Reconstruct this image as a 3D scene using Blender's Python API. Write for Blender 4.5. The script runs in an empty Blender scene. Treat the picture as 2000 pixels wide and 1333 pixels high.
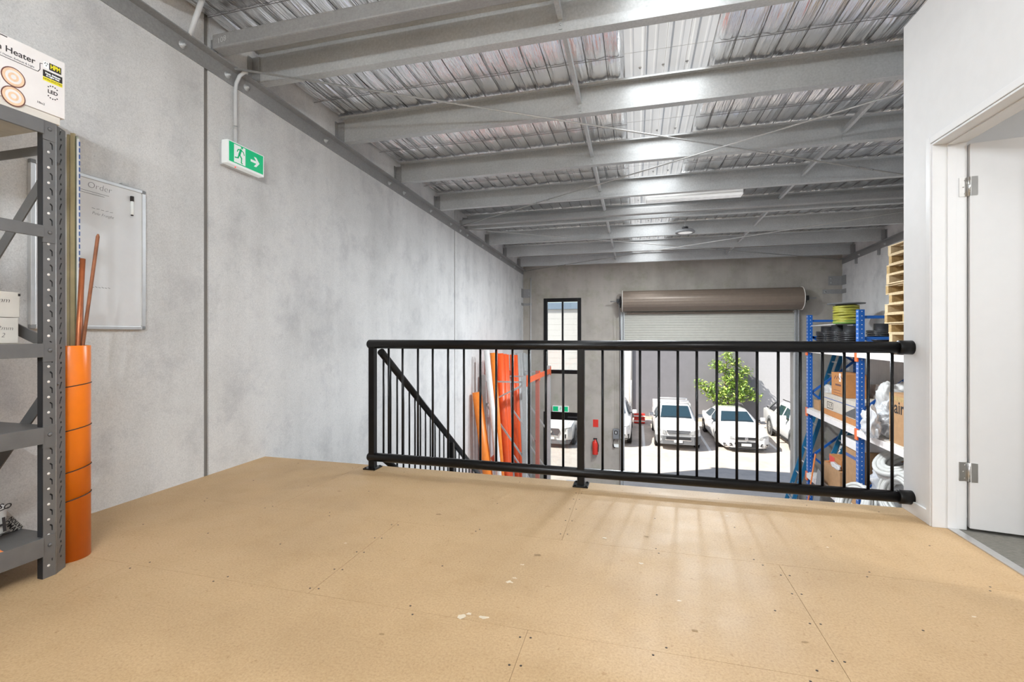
import bpy, bmesh, math, random
import numpy as np
from mathutils import Vector, Matrix, noise as mnoise
R = math.radians
rnd = random.Random(7)
SC = bpy.context.scene
COL = SC.collection
D = bpy.data

# ------------------------------------------------------------------ materials
def nodes(name):
    m = D.materials.new(name); m.use_nodes = True
    nt = m.node_tree; b = nt.nodes['Principled BSDF']
    return m, nt, b

def tex_coord(nt, scale=(1, 1, 1)):
    tc = nt.nodes.new('ShaderNodeTexCoord'); mp = nt.nodes.new('ShaderNodeMapping')
    mp.inputs['Scale'].default_value = scale
    nt.links.new(tc.outputs['Object'], mp.inputs['Vector'])
    return mp.outputs['Vector']

def noise(nt, vec, scale, detail=4, rough=.55):
    n = nt.nodes.new('ShaderNodeTexNoise'); n.inputs['Scale'].default_value = scale
    n.inputs['Detail'].default_value = detail; n.inputs['Roughness'].default_value = rough
    nt.links.new(vec, n.inputs['Vector']); return n.outputs['Fac']

def ramp(nt, fac, stops):
    r = nt.nodes.new('ShaderNodeValToRGB'); e = r.color_ramp.elements
    while len(e) < len(stops): e.new(.5)
    for q, (p, c) in zip(e, stops):
        q.position = p; q.color = (c[0], c[1], c[2], 1) if hasattr(c, '__len__') else (c, c, c, 1)
    nt.links.new(fac, r.inputs['Fac']); return r.outputs['Color']

def mix(nt, a, b, fac, mode='MULTIPLY'):
    m = nt.nodes.new('ShaderNodeMix'); m.data_type = 'RGBA'; m.blend_type = mode
    if isinstance(fac, float): m.inputs['Factor'].default_value = fac
    else: nt.links.new(fac, m.inputs['Factor'])
    for v, i in ((a, 6), (b, 7)):
        if isinstance(v, tuple): m.inputs[i].default_value = (*v, 1)
        else: nt.links.new(v, m.inputs[i])
    return m.outputs[2]

def bump(nt, b, h, strength=.2, dist=.01):
    n = nt.nodes.new('ShaderNodeBump'); n.inputs['Strength'].default_value = strength
    n.inputs['Distance'].default_value = dist
    nt.links.new(h, n.inputs['Height']); nt.links.new(n.outputs['Normal'], b.inputs['Normal'])

def M(name, col, rough=.5, metal=0., var=.06, nscale=14., bmp=0., bscale=60., spec=None, emit=None, coat=0.):
    m, nt, b = nodes(name)
    v = tex_coord(nt)
    f = noise(nt, v, nscale)
    lo = tuple(max(0, c * (1 - var)) for c in col); hi = tuple(min(1, c * (1 + var)) for c in col)
    nt.links.new(ramp(nt, f, [(.3, lo), (.7, hi)]), b.inputs['Base Color'])
    b.inputs['Roughness'].default_value = rough; b.inputs['Metallic'].default_value = metal
    if spec is not None: b.inputs['Specular IOR Level'].default_value = spec
    if coat: b.inputs['Coat Weight'].default_value = coat; b.inputs['Coat Roughness'].default_value = .08
    if bmp: bump(nt, b, noise(nt, v, bscale, 3), bmp)
    if emit:
        b.inputs['Emission Color'].default_value = (*col, 1); b.inputs['Emission Strength'].default_value = emit
    return m

def concrete(name, col, tint, blotch=.18):
    m, nt, b = nodes(name)
    v = tex_coord(nt)
    big = ramp(nt, noise(nt, v, .9, 5, .6), [(.3, (1 - blotch,) * 3), (.55, (1, 1, 1)), (.8, (1 - blotch * .25,) * 3)])
    vs = tex_coord(nt, (3.2, 3.2, .35))
    streak = ramp(nt, noise(nt, vs, 1.3, 4), [(.3, .9), (.6, 1.0)])
    fine = ramp(nt, noise(nt, v, 150, 4, .8), [(.3, .80), (.6, 1.08)])
    pits = ramp(nt, noise(nt, v, 44, 2, .5), [(.22, .45), (.3, 1.0)])
    smear = ramp(nt, noise(nt, v, 3.1, 6, .7), [(.33, tint), (.5, (1, 1, 1))])
    c = mix(nt, col, big, 1.); c = mix(nt, c, streak, 1.); c = mix(nt, c, fine, 1.)
    c = mix(nt, c, smear, .7); c = mix(nt, c, pits, .35)
    nt.links.new(c, b.inputs['Base Color'])
    b.inputs['Roughness'].default_value = .85; b.inputs['Specular IOR Level'].default_value = .25
    bump(nt, b, noise(nt, v, 70, 4, .7), .18, .004)
    return m

MAT = {}
MAT['conc'] = concrete('concrete_panel', (.71, .697, .68), (.80, .80, .82), .17)
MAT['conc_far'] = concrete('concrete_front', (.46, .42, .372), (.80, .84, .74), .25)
MAT['conc_slab'] = concrete('concrete_slab', (.56, .55, .57), (.9, .9, .9), .1)
MAT['asphalt'] = concrete('concrete_paving', (.52, .46, .40), (.82, .82, .84), .14)
MAT['seal'] = M('joint_sealant', (.20, .185, .17), .8)
def particle_board():
    m, nt, b = nodes('particle_board')
    v = tex_coord(nt)
    fine = ramp(nt, noise(nt, v, 120, 4, .75), [(.25, (.40, .262, .134)), (.5, (.545, .37, .20)), (.8, (.63, .452, .265))])
    big = ramp(nt, noise(nt, v, 1.1, 5, .6), [(.3, (.86, .84, .82)), (.6, (1.02, 1.01, 1.0))])
    patch = ramp(nt, noise(nt, v, 5, 6, .7), [(.3, (.92, .90, .86)), (.5, (1, 1, 1))])
    chips = ramp(nt, noise(nt, v, 38, 3, .6), [(.27, (.72, .64, .52)), (.36, (1, 1, 1))])
    pale = ramp(nt, noise(nt, v, 7.3, 6, .75), [(.70, 0.0), (.78, .35)])
    c = mix(nt, fine, big, 1.); c = mix(nt, c, patch, .8); c = mix(nt, c, chips, .7)
    c = mix(nt, c, (.72, .60, .42), pale, 'MIX')
    nt.links.new(c, b.inputs['Base Color'])
    r = ramp(nt, noise(nt, v, 3.5, 4), [(.3, .48), (.7, .62)])
    nt.links.new(r, b.inputs['Roughness']); b.inputs['Specular IOR Level'].default_value = .35
    bump(nt, b, noise(nt, v, 150, 3, .7), .06, .002)
    return m
MAT['board'] = particle_board()
MAT['gap'] = M('board_joint', (.30, .19, .09), .9)
MAT['screw'] = M('screw_head', (.06, .045, .035), .5, .5)
MAT['paintdrip'] = M('paint_drip', (.70, .60, .45), .6)
MAT['stain'] = M('brown_stain', (.33, .21, .10), .7)
MAT['white'] = M('white_paint', (.80, .795, .79), .6, var=.015, bmp=.03, bscale=200)
MAT['trim'] = M('white_gloss_trim', (.82, .815, .81), .35, var=.01)
MAT['door'] = M('door_paint', (.72, .71, .70), .5, var=.012)
MAT['hinge'] = M('hinge_steel', (.62, .61, .59), .3, 1.)
MAT['alu'] = M('aluminium_strip', (.72, .72, .72), .35, .9)
def carpet():
    m, nt, b = nodes('carpet')
    v = tex_coord(nt, (1, 9, 1))
    nt.links.new(ramp(nt, noise(nt, v, 26, 5, .75), [(.3, (.10, .095, .08)), (.7, (.30, .285, .25))]), b.inputs['Base Color'])
    b.inputs['Roughness'].default_value = 1.
    return m
MAT['carpet'] = carpet()
def galv(name, col, rough, met):
    m, nt, b = nodes(name)
    v = tex_coord(nt)
    f = ramp(nt, noise(nt, v, 55, 3, .7), [(.3, tuple(c * .88 for c in col)), (.7, tuple(min(1, c * 1.1) for c in col))])
    g = ramp(nt, noise(nt, v, 2.2, 4), [(.3, .9), (.7, 1.05)])
    nt.links.new(mix(nt, f, g, 1.), b.inputs['Base Color'])
    b.inputs['Metallic'].default_value = met
    nt.links.new(ramp(nt, noise(nt, v, 80, 2), [(.3, rough - .06), (.7, rough + .08)]), b.inputs['Roughness'])
    return m
MAT['galv'] = galv('galvanised_steel', (.50, .505, .50), .45, .3)
MAT['galv_dark'] = galv('grey_primed_steel', (.33, .325, .318), .5, .3)
MAT['rod'] = galv('bracing_rod_steel', (.50, .49, .47), .4, .6)
def foil():
    m, nt, b = nodes('foil_insulation')
    v1 = tex_coord(nt, (16, 1.0, 1)); v2 = tex_coord(nt, (52, 2.2, 2)); v3 = tex_coord(nt)
    w = nt.nodes.new('ShaderNodeTexNoise'); w.inputs['Scale'].default_value = 2.2; w.inputs['Detail'].default_value = 3
    w.noise_type = 'RIDGED_MULTIFRACTAL'; nt.links.new(v1, w.inputs['Vector'])
    n2 = noise(nt, v2, 1.6, 3, .55)
    a = nt.nodes.new('ShaderNodeMath'); a.operation = 'MULTIPLY_ADD'; a.inputs[1].default_value = .5
    nt.links.new(n2, a.inputs[0]); nt.links.new(w.outputs['Fac'], a.inputs[2])
    bump(nt, b, a.outputs[0], .6, .022)
    nt.links.new(ramp(nt, noise(nt, v3, 1.6, 4), [(.3, (.82, .82, .83)), (.7, (.94, .94, .95))]), b.inputs['Base Color'])
    b.inputs['Metallic'].default_value = 1.; b.inputs['Roughness'].default_value = .16
    return m
MAT['foil'] = foil()
MAT['wire'] = M('mesh_wire', (.22, .21, .20), .5, .6)
def skylight():
    m, nt, b = nodes('translucent_sheet')
    o = nt.nodes['Material Output']
    t = nt.nodes.new('ShaderNodeBsdfTranslucent'); d = nt.nodes.new('ShaderNodeBsdfDiffuse'); mx = nt.nodes.new('ShaderNodeMixShader')
    v = tex_coord(nt, (5, .6, 1))
    c = ramp(nt, noise(nt, v, 2.5, 4), [(.3, (.29, .29, .28)), (.7, (.36, .36, .35))])
    nt.links.new(c, t.inputs['Color']); d.inputs['Color'].default_value = (.8, .8, .78, 1)
    mx.inputs[0].default_value = .45
    nt.links.new(t.outputs[0], mx.inputs[1]); nt.links.new(d.outputs[0], mx.inputs[2])
    nt.links.new(mx.outputs[0], o.inputs['Surface'])
    return m
MAT['skylight'] = skylight()
def glass(name, tint, gl=.08):
    m, nt, b = nodes(name)
    o = nt.nodes['Material Output']
    t = nt.nodes.new('ShaderNodeBsdfTransparent'); t.inputs['Color'].default_value = (*tint, 1)
    g = nt.nodes.new('ShaderNodeBsdfGlossy'); g.inputs['Roughness'].default_value = .02
    mx = nt.nodes.new('ShaderNodeMixShader'); mx.inputs[0].default_value = gl
    nt.links.new(t.outputs[0], mx.inputs[1]); nt.links.new(g.outputs[0], mx.inputs[2]); nt.links.new(mx.outputs[0], o.inputs['Surface'])
    return m
MAT['glass'] = glass('window_glass', (.93, .95, .95))
MAT['black'] = M('black_powdercoat', (.006, .0055, .0055), .3, .0, var=.2, spec=.28)
MAT['rack_black'] = M('charcoal_rack_steel', (.15, .145, .142), .42, .3, var=.08, bmp=.05, bscale=180)
MAT['hole'] = M('slot_shadow', (.012, .011, .011), .8)
MAT['rivet'] = M('pale_rivet', (.82, .78, .74), .5)
MAT['mdf'] = M('shelf_board', (.50, .46, .39), .7, var=.1)
MAT['orange_tube'] = M('orange_plastic', (.86, .20, .008), .28, var=.03)
MAT['orange'] = M('orange_pipe', (.83, .10, .016), .38, var=.06)
MAT['orange2'] = M('amber_pipe', (.80, .21, .02), .4, var=.08)
MAT['greypipe'] = M('grey_conduit', (.42, .42, .41), .4)
MAT['pvc'] = M('pale_pvc', (.72, .70, .68), .4)
MAT['copper'] = M('copper_pipe', (.42, .13, .05), .38, .55, var=.2)
MAT['rust'] = M('rusted_rod', (.27, .10, .045), .6, .3, var=.3)
MAT['tan'] = M('tan_trim', (.46, .38, .22), .6, var=.1)
MAT['olive'] = M('olive_trim', (.10, .105, .06), .6, var=.15)
MAT['palegreen'] = M('pale_green_trim', (.42, .45, .36), .6, var=.1)
MAT['brown'] = M('brown_trim', (.10, .05, .035), .6, var=.15)
MAT['card'] = M('cardboard', (.42, .24, .115), .8, var=.08)
MAT['card_or'] = M('orange_cardboard', (.50, .215, .07), .75, var=.08)
MAT['card_pale'] = M('pale_cardboard', (.68, .63, .565), .8, var=.05)
MAT['card_grey'] = M('printed_grey_cardboard', (.55, .49, .41), .8, var=.06)
MAT['box_white'] = M('white_carton', (.80, .755, .73), .5, var=.03)
MAT['ink'] = M('black_print', (.025, .02, .02), .7)
MAT['inkgrey'] = M('grey_marker', (.16, .16, .17), .7)
MAT['yellow'] = M('yellow_print', (.85, .74, .02), .5)
MAT['peach'] = M('peach_print', (.80, .55, .36), .5, var=.15, nscale=40)
MAT['maroon'] = M('dark_ring_print', (.13, .045, .035), .5)
MAT['whiteboard'] = M('whiteboard_face', (.74, .74, .745), .22, var=.02)
MAT['grey_pl'] = M('dark_grey_plastic', (.08, .08, .085), .5)
MAT['grey_mid'] = M('mid_grey_plastic', (.22, .225, .23), .5)
MAT['lightgrey'] = M('light_grey_plastic', (.60, .60, .60), .5, var=.03)
MAT['green'] = M('exit_green', (.0, .42, .17), .35, var=.02, emit=.22)
MAT['exitwhite'] = M('exit_white', (.74, .76, .745), .35, var=.01, emit=.22)
MAT['red'] = M('red_paint', (.70, .035, .02), .4)
MAT['redlit'] = M('red_indicator', (.8, .03, .03), .4, emit=.8)
MAT['blue'] = M('blue_rack_paint', (.012, .105, .40), .38, var=.08)
MAT['ladder'] = M('blue_fibreglass', (.015, .15, .29), .42, var=.1)
MAT['beam'] = M('pale_rack_beam', (.78, .73, .70), .4, var=.05)
MAT['beam_or'] = M('orange_rack_beam', (.74, .11, .025), .4, var=.06)
MAT['red_oxide'] = M('red_oxide_steel', (.40, .15, .115), .5)
MAT['conn'] = M('orange_connector', (.80, .13, .02), .4)
MAT['pine'] = M('pine_wood', (.58, .44, .26), .75, var=.14, nscale=30)
MAT['pine_dk'] = M('weathered_pine', (.42, .28, .12), .8, var=.2, nscale=30)
MAT['cable_bk'] = M('black_cable', (.018, .018, .02), .28, spec=.6)
MAT['cable_yg'] = M('yellow_green_cable', (.36, .34, .05), .4, var=.25, nscale=9)
MAT['cable_gn'] = M('green_cable', (.16, .30, .06), .4)
MAT['hose'] = M('white_hose', (.60, .59, .555), .4, var=.06)
MAT['wrap'] = M('silver_plastic_wrap', (.66, .66, .665), .18, .25, var=.1, nscale=9, bmp=.6, bscale=12)
MAT['bag'] = M('white_plastic_bag', (.62, .60, .57), .45, var=.08, bmp=.3, bscale=18)
MAT['pouch'] = M('grey_printed_bag', (.50, .47, .42), .5, var=.1)
MAT['tape_b'] = M('blue_tape', (.03, .09, .30), .4)
MAT['bronze'] = M('bronze_roller_steel', (.195, .15, .115), .38, .25, var=.05)
MAT['shutter'] = M('shutter_inner_face', (.47, .455, .40), .5, .1, var=.04)
MAT['cream'] = M('cream_cladding', (.56, .54, .51), .7, var=.02)
MAT['wallgrey'] = M('grey_neighbour_wall', (.185, .18, .19), .8, var=.05, nscale=3)
MAT['wallpale'] = M('pale_neighbour_wall', (.43, .425, .43), .8, var=.03)
MAT['fascia'] = M('blue_grey_fascia', (.16, .22, .29), .5)
MAT['line'] = M('line_paint', (.72, .71, .68), .7)
MAT['soil'] = M('garden_bed_stone', (.42, .33, .25), .9, var=.4, nscale=30)
MAT['carwhite'] = M('white_car_paint', (.66, .65, .635), .25, var=.01, coat=.6)
MAT['carglass'] = M('tinted_car_glass', (.022, .045, .058), .08, spec=.7)
MAT['carblack'] = M('black_car_plastic', (.02, .02, .022), .5)
MAT['cargrey'] = M('grey_car_plastic', (.14, .145, .15), .5)
MAT['chrome'] = M('chrome', (.75, .75, .76), .15, 1.)
MAT['lamp'] = M('headlamp_glass', (.50, .51, .50), .12, .3)
MAT['tyre'] = M('tyre_rubber', (.022, .021, .02), .8)
MAT['rim'] = M('alloy_rim', (.40, .385, .36), .35, .7)
MAT['plate'] = M('number_plate', (.76, .74, .70), .5)
MAT['leaf'] = M('tree_leaf', (.40, .52, .11), .5, var=.35, nscale=3.)
MAT['leaf2'] = M('dark_tree_leaf', (.20, .34, .07), .5, var=.3, nscale=3.)
MAT['bark'] = M('tree_bark', (.24, .17, .12), .9, var=.25)
MAT['lens'] = M('lamp_lens', (.88, .88, .86), .4, var=.01, emit=.25)
MAT['lit'] = M('lit_lamp_lens', (1., .97, .92), .4, var=.005, emit=6.)

# ------------------------------------------------------------------ mesh helpers
OFF = {}
class MB:
    """collects shapes in world (or prototype-local) coordinates; build() links them as one mesh object"""
    def __init__(s): s.bm = bmesh.new(); s.mi = 0
    def _tag(s, fs):
        for f in fs: f.material_index = s.mi
    def poly(s, pts):
        f = s.bm.faces.new([s.bm.verts.new(p) for p in pts]); s._tag([f]); return s
    def box(s, x0, x1, y0, y1, z0, z1, bev=0., mtx=None):
        b = bmesh.new()
        v = [b.verts.new((x, y, z)) for x in (x0, x1) for y in (y0, y1) for z in (z0, z1)]
        for f in ((0, 1, 3, 2), (4, 6, 7, 5), (0, 4, 5, 1), (2, 3, 7, 6), (0, 2, 6, 4), (1, 5, 7, 3)): b.faces.new([v[i] for i in f])
        bmesh.ops.recalc_face_normals(b, faces=b.faces)
        if bev: bmesh.ops.bevel(b, geom=b.edges[:] + b.verts[:], offset=bev, segments=2, affect='EDGES', profile=.6)
        return s._merge(b, mtx)
    def _merge(s, b, mtx=None):
        if mtx is not None: b.transform(mtx)
        n = len(s.bm.verts); mp = {}
        for v in b.verts: mp[v] = s.bm.verts.new(v.co)
        for f in b.faces:
            try: g = s.bm.faces.new([mp[v] for v in f.verts]); g.material_index = s.mi; g.smooth = f.smooth
            except ValueError: pass
        b.free(); return s
    def obox(s, c, size, mtx=None, bev=0.):
        m = Matrix.Translation(c) @ (mtx if mtx is not None else Matrix())
        a, b, d = (q / 2 for q in size)
        return s.box(-a, a, -b, b, -d, d, bev, m)
    def bar(s, p, q, w, h, up=(0, 0, 1), bev=0.):
        p, q = Vector(p), Vector(q); d = q - p; L = d.length; d.normalize()
        u = Vector(up); sd = d.cross(u)
        if sd.length < 1e-4: sd = d.cross(Vector((1, 0, 0)))
        sd.normalize(); u = sd.cross(d)
        m = Matrix((sd, d, u)).transposed().to_4x4(); m.translation = (p + q) / 2
        return s.box(-w / 2, w / 2, -L / 2, L / 2, -h / 2, h / 2, bev, m)
    def tube(s, pts, r, n=12, closed=False, caps=True, rx=1.):
        pts = [Vector(p) for p in pts]; rings = []; N = len(pts); prev = None
        for i, p in enumerate(pts):
            a = pts[i - 1] if (i > 0 or closed) else p; b = pts[(i + 1) % N] if (i < N - 1 or closed) else p
            t = (b - a).normalized()
            if prev is None:
                u = Vector((0, 0, 1)) if abs(t.z) < .9 else Vector((1, 0, 0))
                e1 = t.cross(u).normalized()
            else:
                e1 = (prev - t * prev.dot(t)).normalized()
            prev = e1; e2 = e1.cross(t)
            rr = r[i] if hasattr(r, '__len__') else r
            rings.append([s.bm.verts.new(p + e1 * (rr * math.cos(2 * math.pi * k / n)) + e2 * (rr * rx * math.sin(2 * math.pi * k / n))) for k in range(n)])
        fs = []
        for i in range(N if closed else N - 1):
            A, B = rings[i], rings[(i + 1) % N]
            for k in range(n):
                f = s.bm.faces.new((A[k], A[(k + 1) % n], B[(k + 1) % n], B[k])); f.smooth = True; fs.append(f)
        if caps and not closed:
            fs.append(s.bm.faces.new(rings[0][::-1])); fs.append(s.bm.faces.new(rings[-1]))
        s._tag(fs); return s
    def lathe(s, prof, c=(0, 0, 0), n=32, axis='Z', mtx=None):
        b = bmesh.new(); rings = []
        for (r, z) in prof:
            if r < 1e-6: rings.append([b.verts.new((0, 0, z))])
            else: rings.append([b.verts.new((r * math.cos(2 * math.pi * k / n), r * math.sin(2 * math.pi * k / n), z)) for k in range(n)])
        for A, B in zip(rings, rings[1:]):
            for k in range(n):
                k2 = (k + 1) % n
                q = [A[0] if len(A) == 1 else A[k]] + ([] if len(A) == 1 else [A[k2]]) + ([B[0]] if len(B) == 1 else [B[k2], B[k]])
                if len(q) >= 3:
                    f = b.faces.new(q); f.smooth = True
        bmesh.ops.recalc_face_normals(b, faces=b.faces)
        m = Matrix.Translation(c) @ {'Z': Matrix(), 'X': Matrix.Rotation(R(90), 4, 'Y'), 'Y': Matrix.Rotation(R(-90), 4, 'X')}[axis]
        if mtx is not None: m = mtx
        return s._merge(b, m)
    def cyl(s, c, r, h, axis='Z', n=20, bev=0.):
        b = min(bev, r * .5, h * .4)
        p = [(0, 0), (r - b, 0), (r, b), (r, h - b), (r - b, h), (0, h)] if b else [(0, 0), (r, 0), (r, h), (0, h)]
        nn = len(s.bm.faces); s.lathe(p, c, n, axis)
        return s
    def prism(s, prof, axis, a0, a1):
        """closed 2D profile swept along an axis: X -> (y,z), Y -> (x,z), Z -> (x,y)"""
        f3 = {'X': lambda p, a: (a, p[0], p[1]), 'Y': lambda p, a: (p[0], a, p[1]), 'Z': lambda p, a: (p[0], p[1], a)}[axis]
        b = bmesh.new()
        A = [b.verts.new(f3(p, a0)) for p in prof]; B = [b.verts.new(f3(p, a1)) for p in prof]
        n = len(prof)
        for k in range(n): b.faces.new((A[k], A[(k + 1) % n], B[(k + 1) % n], B[k]))
        b.faces.new(A[::-1]); b.faces.new(B)
        bmesh.ops.recalc_face_normals(b, faces=b.faces)
        return s._merge(b)
    def grid(s, fn, nu, nv, smooth=True):
        V = [[s.bm.verts.new(fn(i / nu, j / nv)) for j in range(nv + 1)] for i in range(nu + 1)]
        for i in range(nu):
            for j in range(nv):
                f = s.bm.faces.new((V[i][j], V[i + 1][j], V[i + 1][j + 1], V[i][j + 1])); f.smooth = smooth; f.material_index = s.mi
        return s
    def build(s, name, mats, parent=None, recalc=False):
        if recalc: bmesh.ops.recalc_face_normals(s.bm, faces=s.bm.faces)
        me = D.meshes.new(name); s.bm.to_mesh(me); s.bm.free()
        return link(name, me, mats, parent)

def link(name, me, mats, parent=None):
    if not isinstance(mats, (list, tuple)): mats = [mats]
    for m in mats: me.materials.append(MAT[m] if isinstance(m, str) else m)
    o = D.objects.new(name, me); COL.objects.link(o)
    off = Vector()
    if parent is not None:
        off = OFF.get(parent.name, Vector()); o.parent = parent
        if off.length: me.transform(Matrix.Translation(-off))
    OFF[o.name] = off
    return o

def thing(name, label, cat, loc=(0, 0, 0), group=None):
    o = D.objects.new(name, None); COL.objects.link(o); o.location = loc; o.empty_display_size = .1
    OFF[o.name] = Vector(loc)
    return tag(o, label, cat, group)
def tag(o, label, cat, group=None, kind=None):
    o['label'] = label; o['category'] = cat
    if group: o['group'] = group
    if kind: o['kind'] = kind
    return o
def struct(o): o['kind'] = 'structure'; return o
def copy_tree(o, parent=None):
    c = o.copy(); COL.objects.link(c)
    if parent is not None: c.parent = parent
    OFF[c.name] = OFF[o.name]
    for ch in list(o.children): copy_tree(ch, c)
    return c
def dup(o, loc, label, rz=0.):
    c = copy_tree(o); c.location = loc; c.rotation_euler.z = rz; c['label'] = label; return c

PLANE = {'+X': ((0, 1, 0), (0, 0, 1), (1, 0, 0)), '-Y': ((1, 0, 0), (0, 0, 1), (0, -1, 0)), '-X': ((0, -1, 0), (0, 0, 1), (-1, 0, 0)), '+Z': ((1, 0, 0), (0, 1, 0), (0, 0, 1))}
def frame(plane, at, rot=0.):
    r, u, n = (Vector(q) for q in PLANE[plane]) if isinstance(plane, str) else (Vector(q) for q in plane)
    m = Matrix((r, u, n)).transposed().to_4x4(); m.translation = Vector(at)
    return m @ Matrix.Rotation(R(rot), 4, 'Z')
def text(name, body, size, plane, at, mat, parent, rot=0., shear=0., align='CENTER', ext=.0006, sx=1., off=0.):
    c = D.curves.new('t', 'FONT'); c.body = body; c.size = size; c.shear = shear; c.align_x = align; c.align_y = 'CENTER'; c.extrude = ext; c.resolution_u = 3; c.offset = off
    o = D.objects.new('t', c); COL.objects.link(o)
    bpy.context.view_layer.update()
    me = D.meshes.new_from_object(o.evaluated_get(bpy.context.evaluated_depsgraph_get()))
    D.objects.remove(o); D.curves.remove(c)
    me.name = name; me.materials.clear()
    me.transform(frame(plane, at, rot) @ Matrix.Diagonal((sx, 1, 1, 1)))
    return link(name, me, mat, parent)
def cutplate(outline, holes, th):
    """flat plate with real holes, in the XY plane, as a mesh"""
    c = D.curves.new('p', 'CURVE'); c.dimensions = '2D'; c.fill_mode = 'BOTH'; c.extrude = th / 2
    for loop in [outline] + holes:
        sp = c.splines.new('POLY'); sp.points.add(len(loop) - 1); sp.use_cyclic_u = True
        for q, p in zip(sp.points, loop): q.co = (p[0], p[1], 0, 1)
    o = D.objects.new('p', c); COL.objects.link(o); bpy.context.view_layer.update()
    me = D.meshes.new_from_object(o.evaluated_get(bpy.context.evaluated_depsgraph_get()))
    D.objects.remove(o); D.curves.remove(c); me.materials.clear()
    return me
def circ(cx, cy, r, n=12, ry=None): return [(cx + r * math.cos(2 * math.pi * k / n), cy + (ry or r) * math.sin(2 * math.pi * k / n)) for k in range(n)]
def flat(mb, plane, at, polys, th=.001):
    """thin flat printed shapes: 2D polygons in a plane's own axes"""
    m = frame(plane, at)
    for pts in polys:
        b = bmesh.new(); A = [b.verts.new((p[0], p[1], 0)) for p in pts]; B = [b.verts.new((p[0], p[1], th)) for p in pts]; n = len(pts)
        for k in range(n): b.faces.new((A[k], A[(k + 1) % n], B[(k + 1) % n], B[k]))
        b.faces.new(A[::-1]); b.faces.new(B); bmesh.ops.recalc_face_normals(b, faces=b.faces)
        mb._merge(b, m)
    return mb
def stroke(p, q, w):
    p, q = Vector(p), Vector(q); d = (q - p).normalized(); nrm = Vector((-d.y, d.x)) * w / 2; e = d * w * .3
    return [tuple(p + nrm - e), tuple(q + nrm + e), tuple(q - nrm + e), tuple(p - nrm - e)]
ORD = ['first', 'second', 'third', 'fourth', 'fifth', 'sixth', 'seventh', 'eighth', 'ninth', 'tenth', 'eleventh', 'twelfth', 'thirteenth', 'fourteenth', 'fifteenth', 'sixteenth', 'seventeenth', 'eighteenth', 'nineteenth', 'twentieth', 'twenty-first', 'twenty-second', 'twenty-third', 'twenty-fourth', 'twenty-fifth', 'twenty-sixth']

# ------------------------------------------------------------------ dimensions (metres; camera stands at x=0 y=0)
XL, XR, XO, YF, YE, G = -3.05, 4.70, 1.55, 12.70, 3.31, -3.25
YB = -3.6
SL = -.0295
def zroof(y): return 3.305 + SL * (y - 4)
def zled(y): return 2.985 + SL * (y - 2.72)
# ------------------------------------------------------------------ setting: floors and walls
m = MB()
m.mi = 1; m.box(XL, XO, YB, YE, -.24, -.0022)                     # sub-deck shows only in the joints
m.mi = 0
xs = [XL, -1.272, -.365, 1.545]
rows = [(2.349, YE, [XL, -2.1, -.364, XO + .06]), (1.605, 2.349, [XL, -1.272, .62, XO + .06]), (.86, 1.605, [XL, -2.2, -.368, XO + .06]), (.0, .86, [XL, -1.3, .5, XO + .06]), (-1.7, .0, [XL, -.4, XO + .06]), (YB, -1.7, [XL, -1, XO + .06])]
for y0, y1, xx in rows:
    for a, b in zip(xx, xx[1:]): m.box(a + .0008, b - .0008, y0 + .0008, y1 - .0008, -.02, 0)
m.mi = 2
scr = []
for (x, ys) in ((-.364, (2.42, 2.6, 2.78, 2.95, 3.07, 3.2)), (-1.272, (1.64, 1.8, 1.97, 2.13, 2.30)), (-.368, (1.56, 1.42, 1.3, 1.18)), (.62, (1.7, 1.9, 2.1, 2.25))):
    for y in ys: scr += [(x - .018, y), (x + .018, y + .006)]
for x in (-2.6, -2.15, -1.7, -.82, .08, .53, .98, 1.4):
    for y in (1.58, 1.63, 2.33, 2.37, 3.2, 2.75, 1.95):
        scr.append((x + rnd.uniform(-.03, .03), y + rnd.uniform(-.01, .01)))
for x, y in scr: m.cyl((x, y, -.001), .0042, .0014, n=8)
m.mi = 3
for (x, y, r) in ((-.159, 2.425, .02), (-.514, 1.894, .022), (-.50, 1.93, .012), (-.541, 1.634, .022), (-.497, 2.051, .012), (-1.396, 2.037, .01), (-.60, 1.64, .016), (.02, 2.2, .016), (.16, 1.93, .012), (.35, 1.5, .014), (.9, 2.6, .012), (1.2, 2.1, .012), (-.62, 1.618, .03), (.5, 2.9, .01), (.66, 1.28, .02)):
    b = [(x + .7 * r * rnd.uniform(.6, 1.4) * math.cos(t), y + .7 * r * rnd.uniform(.25, .9) * math.sin(t), .0012) for t in [k * .524 for k in range(12)]]
    m.poly(b)
m.mi = 4
for (x, y, r) in ((-.45, 2.16, .018), (.05, 2.5, .014), (-1.1, 2.5, .015), (.2, 1.75, .012), (-.85, 1.45, .01), (.55, 1.78, .012), (-1.9, 2.7, .012)):
    m.poly([(x + r * rnd.uniform(.5, 1.4) * math.cos(t), y + r * rnd.uniform(.25, .8) * math.sin(t), .0011) for t in [k * .524 for k in range(12)]])
struct(m.build('floor', ['board', 'gap', 'screw', 'paintdrip', 'stain']))
struct(MB().box(XL - .2, XR + .2, YB, 12.9, G - .15, G).build('floor_lower', 'conc_slab'))
struct(MB().box(XL, XR, YE - .35, YE - .2, G, -.24).build('wall_under_mezzanine', 'conc'))

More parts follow.
